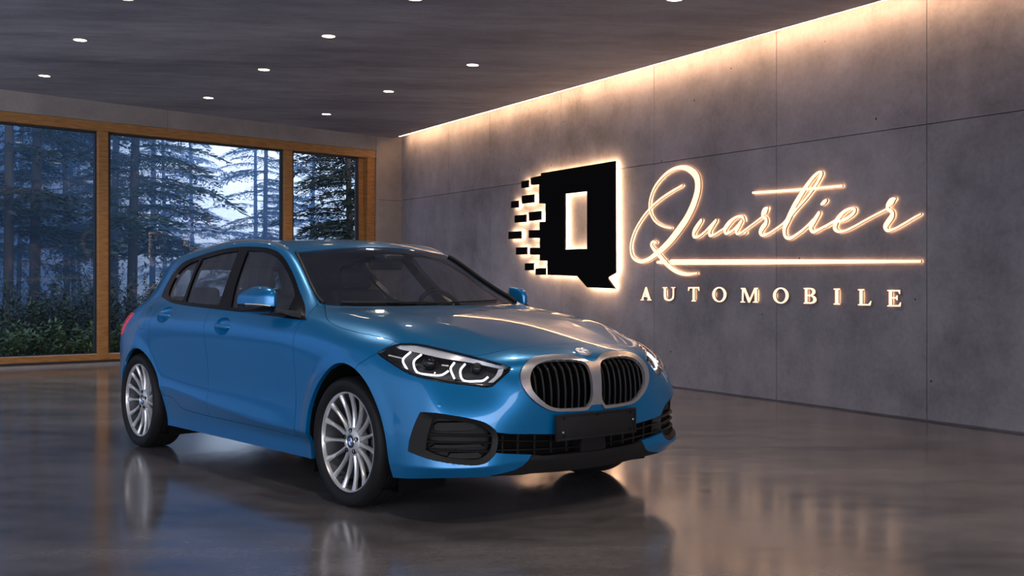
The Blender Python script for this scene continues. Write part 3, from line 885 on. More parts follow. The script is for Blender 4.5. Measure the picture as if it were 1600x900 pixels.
def arm(bm):
    A=[(-.50,-.832,.912),(-.50,-.832,.948),(-.66,-.826,.952),(-.66,-.826,.918)]
    B=[(-.63,-.862,.930),(-.63,-.862,.958),(-.76,-.862,.962),(-.76,-.862,.934)]
    Bm=[(-.67,-.888,.938),(-.67,-.888,.966),(-.80,-.888,.972),(-.80,-.888,.940)]
    rs=[[bm.verts.new(p) for p in q] for q in (A,B,Bm)]
    for a,b in zip(rs,rs[1:]):
        for k in range(4): bm.faces.new((a[k],a[(k+1)%4],b[(k+1)%4],b[k]))
    bm.faces.new(rs[0]); bm.faces.new(rs[-1])
    bmesh.ops.subdivide_edges(bm,edges=bm.edges[:],cuts=2,use_grid_fill=True)
    bmesh.ops.smooth_vert(bm,verts=bm.verts[:],factor=.3,use_axis_x=True,use_axis_y=True,use_axis_z=True)
two('mirror_arm', arm, M['gloss'], mirs, 60)
def mglass(bm):
    vs=[]
    for y,xb,xf,zl,zh in spline([tuple(s) for s in mirror_sections()],4)[4:-7]: vs.append((y,xb,zl+.012,zh-.012))
    A=[bm.verts.new((x-.002,y,a)) for y,x,a,b in vs]; B=[bm.verts.new((x-.002,y,b)) for y,x,a,b in vs]
    for k in range(len(A)-1): bm.faces.new((A[k],A[k+1],B[k+1],B[k]))
two('mirror_glass', mglass, M['mirror'], mirs)

# ---------------------------------------------------------------- roof rails, wipers
def rail(bm):
    pts=[]
    for k in range(25):
        t=k/24; x=-1.16-1.36*t; p=fz(x,.556-.01*t)
        lift=.009*min(1,math.sin(math.pi*t)**.5)
        pts.append((p.x,p.y,p.z+lift-.004))
    tube(bm,pts,.0085,10,flat=1.0)
M['rail']=mat('satin_rail',(.30,.30,.32),.35,.7)
for o in two('roof_rail', rail, M['rail'], car, 180): tag(o,'silver roof rail')
for y0,y1 in ((-.10,.50),(-.58,-.02)):
    bm=bmesh.new(); pts=[]
    for k in range(14):
        t=k/13; y=y0+(y1-y0)*t; x=-.395-.17*(abs(y)/.68)**1.5-.012*t
        p=fz(x,abs(y)); pts.append((x,y,p.z+.006))
    tube(bm,pts,.0055,6); o=obj('wiper',bm,M['black'],car)
# washed-in cowl panel between bonnet and glass is part of the screen's frame
def frit(bm):
    poly=[(x,w) for x,w in P_WS]
    for (a,b) in zip(poly[1:-1],poly[2:]):
        pass
# dark border printed along the screen's edge
bm=bmesh.new()
def wsb(pts, inset):
    rows=[]
    for (x,w),(dx,dw) in zip(pts,inset):
        for s_ in (1,-1): pass
    return rows
edge=spline([(-.50,.640),(-.568,.686),(-.70,.649),(-.847,.609),(-1.0,.570),(-1.080,.548),(-1.050,.40),(-1.030,.30),(-1.006,.15),(-.998,0.001)],5,False,(1,5))
innr=spline([(-.52,.600),(-.578,.640),(-.705,.612),(-.85,.576),(-.985,.542),(-1.048,.520),(-1.020,.40),(-1.000,.30),(-.976,.15),(-.968,0.001)],5,False,(1,5))
for s_ in (1,-1):
    A=[];B=[]
    for (x,w),(x2,w2) in zip(edge,innr):
        p=fz(x,w); q=fz(x2,w2)
        A.append(bm.verts.new((p.x,p.y*s_,p.z-.0045))); B.append(bm.verts.new((q.x,q.y*s_,q.z-.0045)))
    for k in range(len(A)-1): bm.faces.new((A[k],A[k+1],B[k+1],B[k]))
tag(obj('screen_border', bm, M['gloss'], ws_, angle=180),'black border of the windscreen')

def pillar_strip(bm):
    pts=[]
    for x,w in spline([(-.545,.676),(-.60,.676),(-.70,.651),(-.847,.611),(-1.0,.572),(-1.075,.553)],5):
        p,n=hit((x,-w,3),(0,0,-1)); pts.append(p+n*.006)
    tube(bm,pts,.011,8,flat=.8)
for o in two('screen_trim', pillar_strip, M['black'], car, 180): tag(o,'black trim strip along the windscreen pillar')

# ---------------------------------------------------------------- wheels
TY, TW = .768, .1125
def wheel(x, sgn):
    w = empty('wheel', (x, sgn*TY, .318), 0, car)          # local +Y*sgn points outwards
    def ob(name, bm, m, par=w, angle=40):
        if sgn<0: bmesh.ops.transform(bm, matrix=FLIP, verts=bm.verts[:])
        return obj(name,bm,m,par,angle=angle)
    bm=bmesh.new()
    prof=[(.243,.088),(.250,.098),(.262,.107),(.283,.1125),(.300,.108),(.309,.099),(.3155,.086),(.3178,.070)]
    for g in (.045,.0,-.045): prof += [(.318,g+.006),(.311,g+.0045),(.311,g-.0045),(.318,g-.006)]
    prof += [(.3178,-.070),(.3155,-.086),(.309,-.099),(.300,-.108),(.283,-.1125),(.262,-.107),(.250,-.098),(.243,-.088)]
    lathe(bm,prof,96,'Y'); ob('tyre',bm,M['rubber'],angle=30)
    bm=bmesh.new()                                          # rim barrel and lip
    lathe(bm,[(.243,.086),(.2455,.092),(.2440,.0965),(.2400,.0965),(.2365,.090),(.2345,.078)],96,'Y')
    lathe(bm,[(.2345,.078),(.228,.060),(.215,.02),(.212,-.08),(.235,-.085)],96,'Y',mat=1)  # silver barrel drawn dark grey, its shade put into the colour
    # hub
    lathe(bm,[(.072,.045),(.070,.066),(.060,.074),(.040,.077),(.036,.070),(.0,.070)],48,'Y')
    lathe(bm,[(.075,.02),(.072,.045)],48,'Y')
    for k in range(15):                                     # fifteen spokes
        a=2*math.pi*(k+.5)/15+.06; rings=[]
        for t in (0,.12,.35,.6,.82,.95,1.02):
            rr=.058+(.2335-.058)*t
            wd=(.0118-.0036*math.sin(math.pi*min(t,1))**.8+.005*max(0,(t-.75)/.25)**2)
            wd=.0130 if t==0 else wd
            top=.068-.012*math.sin(math.pi*t)*.6+.020*t**2.0
            top=min(top,.0885); dpt=.021-.004*t
            ring=[]
            for (s_,h) in ((-1,-dpt),(-1.0,-.008),(-.42,0),(.42,0),(1.0,-.008),(1,-dpt)):
                lx=rr; ly=s_*wd
                ring.append(bm.verts.new((lx*math.cos(a)-ly*math.sin(a),top+h,lx*math.sin(a)+ly*math.cos(a))))
            rings.append(ring)
        for A,B in zip(rings,rings[1:]):
            for q in range(6): bm.faces.new((A[q],A[(q+1)%6],B[(q+1)%6],B[q]))
        bm.faces.new(rings[0]); bm.faces.new(rings[-1])
    rim=ob('rim',bm,[M['silver'],M['caliper']],angle=32)
    for k in range(5):
        bm=bmesh.new(); a=2*math.pi*k/5+.3
        rg_=lathe(bm,[(.0115,.062),(.0115,.0785),(.0095,.0795),(.0095,.066)],16,'Y',(.054*math.cos(a),0,.054*math.sin(a))); cap(bm,rg_[-1]); ob('lug_bolt',bm,M['dark'])
    bm=bmesh.new(); lathe(bm,[(.16,-.045),(.16,-.025),(.155,-.023),(.085,-.023),(.08,-.005),(.0,-.005)],64,'Y'); lathe(bm,[(.16,-.045),(.06,-.045)],64,'Y'); ob('brake_disc',bm,M['steel'])  # disc steel darkened, shade behind the spokes put into its colour
    bm=bmesh.new()
    A=[];ang0,ang1=(R(-35),R(40))
    rings=[]
    for k in range(9):
        a=ang0+(ang1-ang0)*k/8
        rings.append([bm.verts.new((r_*math.cos(a),h,r_*math.sin(a))) for r_,h in ((.105,.006),(.118,.030),(.172,.030),(.182,.012),(.182,-.05),(.105,-.05))])
    for P,Q in zip(rings,rings[1:]):
        for q in range(6): bm.faces.new((P[q],P[(q+1)%6],Q[(q+1)%6],Q[q]))
    bm.faces.new(rings[0]); bm.faces.new(rings[-1]); ob('brake_caliper',bm,M['caliper'])
    mtx=Matrix.Translation((0,sgn*.0705,0))@Matrix.Rotation(R(-90*sgn),4,'X')
    roundel('center_cap', .0335, w, mtx, letters=False)
    return w
for x in (0,-2.67):
    for sgn in (-1,1): wheel(x,sgn)

# wheel housings, floor pan and linings
for x0,P in ((0.0,P_ARCHF),(-2.67,P_ARCHR)):
    def liner(bm):
        pts=[(x,z) for x,z in P]
        A=[];B=[]
        for x,z in pts:
            p=fy(x,z); yy=(p.y if p is not None else -.85)+.022
            A.append(bm.verts.new((x,yy,z))); B.append(bm.verts.new((x,-.56,z)))
        for k in range(len(A)-1): bm.faces.new((A[k],A[k+1],B[k+1],B[k]))
        bm.faces.new(B)
    two('wheel_housing', liner, M['dark'], car, 40)
bm=bmesh.new()
pl=[(.74,-.38),(.60,-.66),(.42,-.74),(.42,-.56),(-.40,-.56),(-.40,-.80),(-2.22,-.80),(-2.22,-.56),(-3.04,-.56),(-3.04,-.72),(-3.28,-.40)]
pl=pl+[(x,-y) for x,y in reversed(pl)]
prism(bm,pl,.20,.215,lambda u,v,h:(u,v,h)); obj('floor_pan',bm,M['dark'],car)
head=[f for f in SEL['body'] if f.calc_center_median().z>.97 and f.calc_center_median().x<-.55]
lin=panel(S,head,'headliner',M['trim'],car,'B',gap=0,depth=0,push=-.022)
for key,ds in (('door_f',doors_f),('door_r',doors_r)):
    for k in (0,1): panel(S,SEL[key],'door_lining',M['trim'],ds[k],(None,'L')[k],gap=.004,depth=0,push=-.045)
panel(S,SEL['gate'],'gate_lining',M['trim'],gate,'B',gap=.002,depth=0,push=-.03)

# ---------------------------------------------------------------- cabin
def rbox(bm, lo, hi, bev, rot=None, pivot=None, taper=None):
    t=bmesh.new(); box(t,lo,hi); 
    bmesh.ops.subdivide_edges(t,edges=t.edges[:],cuts=2,use_grid_fill=True)
    if taper:
        z0,z1=lo[2],hi[2]; cy=(lo[1]+hi[1])/2
        for v in t.verts: v.co.y=cy+(v.co.y-cy)*(1+(taper-1)*(v.co.z-z0)/(z1-z0))
    bmesh.ops.bevel(t,geom=[e for e in t.edges if len(e.link_faces)==2 and e.calc_face_angle(0)>.5],offset=bev,segments=4,affect='EDGES',profile=.5)
    if rot: bmesh.ops.rotate(t,cent=pivot,matrix=Matrix.Rotation(rot,3,'Y'),verts=t.verts[:])
    me=bpy.data.meshes.new('t'); t.to_mesh(me); t.free(); bm.from_mesh(me); bpy.data.meshes.remove(me)
for y in (.37,-.37):
    st=empty('front_seat',(-1.5,y,.30),0,car); tag(st,'dark grey front seat')
    bm=bmesh.new(); rbox(bm,(-.25,-.25,.05),(.28,.25,.24),.05); obj('seat_cushion',bm,M['cloth'],st)
    bm=bmesh.new(); rbox(bm,(-.34,-.24,.18),(-.20,.24,.78),.055,R(-14),(-.27,0,.2),.86); obj('backrest',bm,M['cloth'],st)
    bm=bmesh.new(); rbox(bm,(-.47,-.125,.765),(-.37,.125,.915),.045,R(-6),(-.42,0,.8),.85); obj('headrest',bm,M['cloth'],st)
    for yy in (-.06,.06):
        bm=bmesh.new(); tube(bm,[(-.405,yy,.66),(-.42,yy,.80)],.007,8); obj('headrest_post',bm,M['steel'],st)
rs=empty('rear_seat',(-2.35,0,.32),0,car); tag(rs,'dark grey rear bench')
bm=bmesh.new(); rbox(bm,(-.2,-.60,.04),(.28,.60,.22),.05); obj('seat_cushion',bm,M['cloth'],rs)
bm=bmesh.new(); rbox(bm,(-.30,-.60,.16),(-.17,.60,.66),.05,R(-16),(-.24,0,.2)); obj('backrest',bm,M['cloth'],rs)
for y in (-.38,0,.38):
    bm=bmesh.new(); rbox(bm,(-.43,y-.12,.64),(-.34,y+.12,.76 if y else .70),.04); obj('headrest',bm,M['cloth'],rs)
bm=bmesh.new()                                              # dashboard
secs=[]
for y in np.linspace(-.70,.70,15):
    k=1-abs(y)/.70*.18; hump=.025*math.exp(-((y-.37)/.20)**2)
    secs.append([(-.42,.70),(-.43,.905),(-.55,.925+hump*.3),(-.72,.93+hump),(-.84,.905+hump),(-.86,.82),(-.80,.62),(-.60,.60)])
rings=[[bm.verts.new((x-.06*(abs(y)/.7)**2,y,z)) for x,z in s_] for y,s_ in zip(np.linspace(-.70,.70,15),secs)]
for A,B in zip(rings,rings[1:]):
    for k in range(8): bm.faces.new((A[k],A[(k+1)%8],B[(k+1)%8],B[k]))
bm.faces.new(rings[0]); bm.faces.new(rings[-1]); obj('dashboard',bm,M['trim'],car,angle=60)
swr=empty('steering_wheel',(-.90,.37,.905),0,car); tag(swr,'black steering wheel')
tilt=Matrix.Rotation(R(-25),4,'Y')
bm=bmesh.new(); tube(bm,[tilt@Vector((0,.165*math.cos(a),.165*math.sin(a))) for a in (2*math.pi*k/40 for k in range(40))],.015,10,closed=True); obj('wheel_rim',bm,M['black'],swr,angle=180)
bm=bmesh.new(); rbox(bm,(-.02,-.065,-.055),(.03,.065,.05),.02); 
for s_ in (-1,1): tube(bm,[(0,s_*.06,0),(0,s_*.155,.01)],.014,8,flat=.6)
tube(bm,[(0,0,-.05),(0,0,-.155)],.018,8)
bmesh.ops.transform(bm,matrix=tilt,verts=bm.verts[:]); obj('wheel_hub',bm,M['trim'],swr)
bm=bmesh.new(); tube(bm,[(.03,0,-.02),(.22,0,-.08)],.035,12); obj('steering_column',bm,M['trim'],swr)
bm=bmesh.new(); rbox(bm,(-1.035,-.085,1.185),(-1.005,.155,1.245),.018); rv=obj('rear_view_mirror',bm,M['trim'],car)
bm=bmesh.new(); rbox(bm,(-1.02,-.05,1.245),(-.90,.09,1.275),.012); obj('sensor_housing',bm,M['lampgrey'],rv)
S.free()
# outlines on the sign wall: (distance from the corner, height[, stroke width]) in metres
SIGN_PLATE = [(5.2659, 2.6259), (7.0877, 2.5943), (7.0945, 1.2711), (6.9209, 1.2157), (7.0877, 1.0844), (6.4568, 1.1011), (6.2173, 1.2431), (5.4468, 1.2691), (5.4468, 1.4546), (5.2354, 1.464), (5.2354, 1.5391), (4.9552, 1.5517), (4.9552, 1.643), (5.2354, 1.6373), (5.2354, 1.7625), (4.9235, 1.7803), (4.9235, 1.8825), (5.231, 1.8734), (5.231, 1.9778), (5.3955, 1.9726), (5.3955, 2.2103), (5.2179, 2.2272), (5.2179, 2.4801), (4.9778, 2.4947), (4.9778, 2.5902), (5.2659, 2.5947)]
SIGN_HOLE = [(5.8981, 2.3005), (6.4568, 2.2888), (6.4568, 1.5781), (5.8981, 1.5895)]
SIGN_TILES = [[(4.7026, 2.5683), (4.9007, 2.5654), (4.9007, 2.4695), (4.7026, 2.4756)], [(4.7166, 2.3667), (5.0586, 2.3611), (5.0586, 2.2514), (4.7166, 2.259)], [(4.394, 2.3128), (4.5994, 2.3107), (4.5994, 2.2153), (4.394, 2.2206)], [(4.9235, 2.1271), (5.2572, 2.1243), (5.2572, 2.0055), (4.9235, 2.0101)], [(4.4997, 2.1087), (4.8276, 2.1034), (4.8276, 2.0007), (4.4997, 2.0105)], [(4.3114, 1.8931), (4.6793, 1.8838), (4.6793, 1.7802), (4.3114, 1.7894)], [(4.5426, 1.662), (4.8505, 1.6574), (4.8505, 1.5549), (4.5426, 1.5619)], [(4.8092, 1.4361), (5.0452, 1.435), (5.0452, 1.3378), (4.8092, 1.3397)], [(5.1165, 1.3618), (5.3827, 1.361), (5.3827, 1.27), (5.1165, 1.2735)]]
SIGN_STROKES = [[(8.1724, 1.7457, 0.0177), (8.0189, 1.7716, 0.021), (7.8487, 1.8443, 0.0243), (7.7552, 1.9565, 0.0262), (7.7498, 2.0637, 0.0262), (7.8221, 2.1951, 0.0274), (7.967, 2.3032, 0.03), (8.1471, 2.3756, 0.0355), (8.3471, 2.3924, 0.0437), (8.5173, 2.3464, 0.0699), (8.6315, 2.2565, 0.0919), (8.648, 2.1407, 0.0933), (8.5889, 2.0023, 0.0919), (8.4691, 1.8519, 0.089), (8.3224, 1.7292, 0.0887), (8.1471, 1.6047, 0.0839), (7.993, 1.521, 0.0719), (7.8619, 1.4649, 0.0599), (7.7283, 1.4154, 0.0456), (7.5506, 1.3968, 0.0401), (7.3966, 1.4554, 0.0344), (7.3597, 1.5742, 0.0301), (7.4248, 1.7202, 0.0281), (7.5644, 1.8606, 0.0262), (7.7418, 1.9803, 0.0262), (7.9409, 2.0723, 0.0255), (8.1471, 2.1384, 0.0251), (8.3717, 2.1961, 0.0233)], [(7.8884, 1.5971, 0.021), (7.8221, 1.6104, 0.0304), (7.782, 1.5816, 0.037), (7.8221, 1.5345, 0.0426), (7.9409, 1.455, 0.054), (8.0961, 1.3463, 0.054), (8.2728, 1.269, 0.0495), (8.4449, 1.2372, 0.0373), (8.6362, 1.2446, 0.0172)], [(7.9015, 1.3777, 0.0274), (7.993, 1.3785, 0.042), (8.0705, 1.3797, 0.042)], [(8.1691, 1.3734, 0.0588), (8.758, 1.3593, 0.0563), (10.3836, 1.3241, 0.0406), (11.6296, 1.2971, 0.0187)], [(8.7085, 1.798, 0.0408), (8.6364, 1.7379, 0.0544), (8.5803, 1.6796, 0.051), (8.5803, 1.6389, 0.0422), (8.6475, 1.6291, 0.0272), (8.747, 1.6649, 0.0228), (8.8666, 1.7323, 0.0264), (8.9575, 1.7836, 0.033)], [(8.9575, 1.7836, 0.033), (8.8988, 1.7306, 0.0396), (8.8504, 1.6799, 0.0429), (8.8558, 1.6364, 0.0363), (8.9202, 1.6368, 0.0238), (9.0156, 1.6685, 0.0208), (9.0992, 1.7003, 0.0221), (9.1611, 1.7361, 0.039)], [(9.4128, 1.754, 0.0189), (9.3881, 1.7905, 0.0288), (9.3234, 1.8028, 0.0234), (9.2428, 1.7832, 0.0325), (9.1611, 1.7361, 0.052), (9.1044, 1.6805, 0.0488), (9.1199, 1.6439, 0.0325), (9.2021, 1.6562, 0.026), (9.3033, 1.709, 0.0288), (9.3682, 1.7566, 0.0288)], [(9.3682, 1.7566, 0.032), (9.3234, 1.7079, 0.0416), (9.2832, 1.6586, 0.0384), (9.2933, 1.6324, 0.0256), (9.3533, 1.636, 0.0218), (9.4423, 1.673, 0.0189), (9.5589, 1.7236, 0.0176), (9.6733, 1.7732, 0.0186)], [(9.4079, 1.6283, 0.0192), (9.4374, 1.6383, 0.0189)], [(9.6781, 1.7792, 0.0248), (9.6941, 1.8093, 0.0558), (9.7204, 1.8324, 0.0713), (9.7437, 1.8494, 0.0496), (9.7577, 1.859, 0.0223)], [(9.6828, 1.782, 0.0223), (9.7372, 1.7508, 0.0372), (9.7316, 1.7109, 0.0496), (9.6828, 1.6701, 0.0535), (9.6544, 1.6279, 0.0472), (9.6828, 1.5985, 0.031), (9.767, 1.6101, 0.0211), (9.8775, 1.6508, 0.0195), (9.977, 1.6942, 0.0204), (10.0217, 1.725, 0.022)], [(10.0942, 1.7602, 0.0187), (10.1621, 1.8164, 0.0205), (10.2691, 1.892, 0.022), (10.3741, 1.9798, 0.0253), (10.4644, 2.0718, 0.0289), (10.4963, 2.1229, 0.0289), (10.4644, 2.1332, 0.0271), (10.4065, 2.1089, 0.033), (10.3219, 2.0437, 0.0422), (10.2292, 1.9549, 0.0495), (10.135, 1.8508, 0.056), (10.0531, 1.7347, 0.0607), (9.9977, 1.6438, 0.0493), (10.0116, 1.5725, 0.0355), (10.0668, 1.5513, 0.0299), (10.1891, 1.5923, 0.0257), (10.3087, 1.6554, 0.0239), (10.3871, 1.7058, 0.0275)], [(9.5428, 2.0222, 0.0235), (10.1078, 2.0, 0.0243), (10.7511, 1.9856, 0.0192)], [(10.4619, 1.7647, 0.0361), (10.4001, 1.696, 0.0477), (10.3546, 1.6347, 0.0459), (10.3871, 1.5966, 0.0307), (10.4772, 1.6193, 0.0235), (10.6283, 1.6695, 0.0216), (10.6901, 1.6926, 0.0248)], [(10.4963, 1.8418, 0.0271), (10.5255, 1.8559, 0.0415), (10.5508, 1.8702, 0.0325)], [(10.5481, 1.6373, 0.0203), (10.6463, 1.6734, 0.0253), (10.7601, 1.6795, 0.0249), (10.8374, 1.7062, 0.0286), (10.9011, 1.7458, 0.0274), (10.907, 1.769, 0.0224), (10.863, 1.7781, 0.0224), (10.786, 1.7595, 0.0311), (10.7166, 1.7136, 0.0443), (10.6727, 1.6593, 0.0507), (10.6639, 1.6154, 0.0443), (10.7078, 1.5847, 0.0253), (10.786, 1.5871, 0.0187), (10.8969, 1.6189, 0.0187), (11.0303, 1.6669, 0.0171), (11.1443, 1.7058, 0.0171), (11.2637, 1.7432, 0.018)], [(11.2716, 1.7487, 0.0264), (11.2873, 1.7805, 0.048), (11.3224, 1.8078, 0.06), (11.3496, 1.8224, 0.0353), (11.3635, 1.8255, 0.0177)], [(11.2755, 1.7484, 0.0264), (11.3302, 1.712, 0.036), (11.3263, 1.6825, 0.048), (11.2794, 1.6315, 0.051), (11.2558, 1.5969, 0.048), (11.2794, 1.5657, 0.03), (11.3496, 1.5741, 0.0188), (11.4568, 1.6127, 0.0177), (11.5692, 1.6588, 0.0162), (11.6318, 1.681, 0.0139)]]
SIGN_LETTERS = [('A', 7.5548, 7.7856, 0.9496, 1.1016), ('U', 7.9955, 8.2406, 0.9487, 1.0986), ('T', 8.4667, 8.6742, 0.9455, 1.0985), ('O', 8.8881, 9.124, 0.9425, 1.097), ('M', 9.3434, 9.6164, 0.9417, 1.0872), ('O', 9.8308, 10.0536, 0.9375, 1.0884), ('B', 10.2544, 10.4277, 0.9392, 1.0848), ('I', 10.6405, 10.7236, 0.9347, 1.0782), ('L', 10.9359, 11.0942, 0.9312, 1.072), ('E', 11.2698, 11.4231, 0.926, 1.065)]
# ================================================================== the showroom
CORNER = Vector((-1.94588,19.21018,0)); SD = Vector((.454881,-.890552,0)); SN = Vector((-.890552,-.454881,0))
BD = Vector((-.737159,-.675719,0)); BN = Vector((.675719,-.737159,0))
def W(s,z,h=0): return CORNER+SD*s+SN*h+Vector((0,0,z))          # on the sign wall
def K(s,z,h=0): return CORNER+BD*s+BN*h+Vector((0,0,z))          # on the window wall
CN = Vector((.02291698,-.01572593,.99961368)); CP = Vector((-6.902128,14.667021,3.777189))
def ceil_z(p): return CP.z-(CN.x*(p.x-CP.x)+CN.y*(p.y-CP.y))/CN.z

def concrete(name, dark, light, scale=1.0, rough=(.6,.8), bump=.25, streak=None, pits=0, spec=.5, detail=.5):
    m = bpy.data.materials.new(name); m.use_nodes=True
    t=m.node_tree; n=t.nodes; l=t.links; b=n['Principled BSDF']
    tc=n.new('ShaderNodeTexCoord'); mp=n.new('ShaderNodeMapping'); l.new(tc.outputs['Object'],mp.inputs[0])
    if streak: mp.inputs['Scale'].default_value=streak
    def noise(sc,det,ro,src):
        x=n.new('ShaderNodeTexNoise'); x.inputs['Scale'].default_value=sc; x.inputs['Detail'].default_value=det; x.inputs['Roughness'].default_value=ro
        l.new(src,x.inputs['Vector']); return x.outputs['Fac']
    a=noise(.55*scale,5,.6,mp.outputs[0]); c=noise(3.2*scale,6,.65,mp.outputs[0]); d=noise(28*scale,5,.7,tc.outputs['Object'])
    def math_(op,x,y):
        k=n.new('ShaderNodeMath'); k.operation=op
        for i,v in enumerate((x,y)):
            if isinstance(v,(int,float)): k.inputs[i].default_value=v
            else: l.new(v,k.inputs[i])
        return k.outputs[0]
    s=math_('ADD',math_('MULTIPLY',a,.55),math_('ADD',math_('MULTIPLY',c,.30),math_('MULTIPLY',d,.15)))
    r=n.new('ShaderNodeValToRGB'); r.color_ramp.elements[0].position=.5-.5*detail*.5; r.color_ramp.elements[1].position=.5+.5*detail*.5
    r.color_ramp.elements[0].color=(*dark,1); r.color_ramp.elements[1].color=(*light,1)
    l.new(s,r.inputs[0]); col=r.outputs[0]
    if pits:
        v=n.new('ShaderNodeTexVoronoi'); v.inputs['Scale'].default_value=pits; l.new(tc.outputs['Object'],v.inputs['Vector'])
        lt=math_('LESS_THAN',v.outputs['Distance'],.055); pk=math_('MULTIPLY',lt,math_('GREATER_THAN',noise(pits*.37,1,.5,tc.outputs['Object']),.56))
        mx=n.new('ShaderNodeMix'); mx.data_type='RGBA'; l.new(pk,mx.inputs[0]); l.new(col,mx.inputs[6]); mx.inputs[7].default_value=(.012,.012,.013,1); col=mx.outputs[2]
    l.new(col,b.inputs['Base Color'])
    mr=n.new('ShaderNodeMapRange'); mr.inputs[1].default_value=.35; mr.inputs[2].default_value=.65; mr.inputs[3].default_value=rough[0]; mr.inputs[4].default_value=rough[1]
    l.new(s,mr.inputs[0]); l.new(mr.outputs[0],b.inputs['Roughness'])
    b.inputs['Specular IOR Level'].default_value=spec
    bp=n.new('ShaderNodeBump'); bp.inputs['Strength'].default_value=bump; bp.inputs['Distance'].default_value=.004
    l.new(math_('ADD',math_('MULTIPLY',c,.6),math_('MULTIPLY',d,.4)),bp.inputs['Height']); l.new(bp.outputs[0],b.inputs['Normal'])
    return m
M['wall']  = concrete('concrete_wall',(.125,.122,.146),(.37,.355,.415),.8,(.65,.85),.3,pits=5.5,detail=.55)
M['backwall']= concrete('concrete_panel',(.15,.135,.135),(.28,.26,.255),.8,(.65,.85),.25,detail=.55)
M['ceil']  = concrete('concrete_ceiling',(.14,.15,.20),(.40,.42,.50),1.1,(.6,.8),.35,streak=(.6,1.8,1),detail=.6)
M['floor'] = concrete('polished_concrete',(.052,.049,.054),(.215,.200,.208),1.0,(.105,.20),.015,streak=(.9,1.6,1),spec=.9,detail=.62)
M['oak']   = mat('oak_frame',(.24,.115,.035),.42)
# wood grain
def grain(m, a, b_, sc):
    t=m.node_tree; n=t.nodes; l=t.links; b=n['Principled BSDF']
    tc=n.new('ShaderNodeTexCoord'); mp=n.new('ShaderNodeMapping'); mp.inputs['Scale'].default_value=sc
    x=n.new('ShaderNodeTexNoise'); x.inputs['Scale'].default_value=3; x.inputs['Detail'].default_value=6
    r=n.new('ShaderNodeValToRGB'); r.color_ramp.elements[0].position=.35; r.color_ramp.elements[1].position=.65
    r.color_ramp.elements[0].color=(*a,1); r.color_ramp.elements[1].color=(*b_,1)
    l.new(tc.outputs['Object'],mp.inputs[0]); l.new(mp.outputs[0],x.inputs['Vector']); l.new(x.outputs['Fac'],r.inputs[0]); l.new(r.outputs[0],b.inputs['Base Color'])
grain(M['oak'],(.20,.092,.026),(.30,.15,.05),(2,2,14))
M['gasket']=mat('window_gasket',(.012,.014,.018),.5)
M['sillmetal']=mat('sill_strip',(.55,.56,.58),.35,.8)
M['pane']=thin_glass('window_pane',(.92,.95,.97),0,(1,1,1),.012)

def wallmat(org, ax, nr):
    """matrix whose x runs along the wall, y out of it"""
    return Matrix(((ax.x,nr.x,0,org.x),(ax.y,nr.y,0,org.y),(0,0,1,0),(0,0,0,1)))
MW = wallmat(CORNER,SD,SN); MK = wallmat(CORNER,BD,BN)
SLEN, BLEN = 29.0, 11.0
def in_frame(o, mtx): o.matrix_world = mtx; return o

# sign wall: cast panels with shadow gaps
bm=bmesh.new()
cols=[0,2.052,3.564,5.686,7.799,9.852,11.668,13.75,15.9,18.0,20.1,22.2,24.3,26.4,SLEN]
g=.0045
for a,b in zip(cols,cols[1:]):
    zs0=2.655-.0213*a; zs1=2.655-.0213*b
    for lo0,lo1,hi0,hi1 in ((.014,.014,zs0-g,zs1-g),(zs0+g,zs1+g,4.2,4.2)):
        A=[(a+g,lo0),(b-g,lo1),(b-g,hi1),(a+g,hi0)]
        prism(bm,A,-.03,0,lambda u,v,h:(u,h,v))
box(bm,(-.2,-.25,-.1),(SLEN,-.028,4.3))
o=obj('wall_right',bm,M['wall'],smooth=False); in_frame(o,MW); tag(o,kind='structure')
# window wall: lintel, pier beside the corner, threshold, far pier
WT,WB_,WR,WL=3.49,.065,.548,9.4
bm=bmesh.new()
for a,b in ((-.0,.548),(.552,4.345),(4.350,9.4),(9.404,BLEN)):
    if a<.5: box(bm,(a,-.28,0),(b,0,2.642)); box(bm,(a,-.28,2.647),(b,0,4.2))
    elif a>9.4: box(bm,(a,-.28,0),(b,0,4.2))
    else: box(bm,(a,-.28,WT),(b,0,4.2))
box(bm,(-.3,-.30,-.1),(.56,-.27,4.2)); box(bm,(.5,-.30,WT),(9.6,-.27,4.2)); box(bm,(9.4,-.3,-.1),(BLEN,-.27,4.2))
box(bm,(.548,-.28,-.1),(9.4,-.0,.035))
o=obj('wall_back',bm,M['backwall'],smooth=False); in_frame(o,MK); tag(o,kind='structure')
bm=bmesh.new(); box(bm,(.555,-.02,.035),(9.4,.004,.066)); o=obj('trim_1',bm,M['gasket'],smooth=False); in_frame(o,MK); tag(o,kind='structure')

# window: oak frame with two mullions, dark gaskets, metal sill strip
win=empty('window_1'); in_frame(win,MK); tag(win,kind='structure')
def wpart(name,fn,m):
    bm=bmesh.new(); fn(bm); o=obj(name,bm,m,win,smooth=False); return o
D0,D1=-.20,-.015                                             # depth of the frame inside the reveal
muls=[(2.195,2.345),(5.235,5.385),(8.05,8.20)]
def fr(bm):
    box(bm,(WR,D0,3.352),(WL,D1,WT),.006); box(bm,(WR,D0,.066),(WL,D1,.152),.006)
    box(bm,(WR+.03,D0,.152),(.72,D1,3.352),.006); box(bm,(9.23,D0,.152),(WL,D1,3.352),.006)
wpart('window_frame',fr,M['oak'])
for a,b in muls: wpart('mullion',lambda bm:box(bm,(a,D0+.01,.15),(b,D1-.004,3.354),.006),M['oak'])
wpart('jamb_lining',lambda bm:(box(bm,(WR,D0,.066),(WR+.035,D1-.02,WT)),box(bm,(.72,D0,.152),(.86,D0+.08,3.352),.004)),M['oak'])
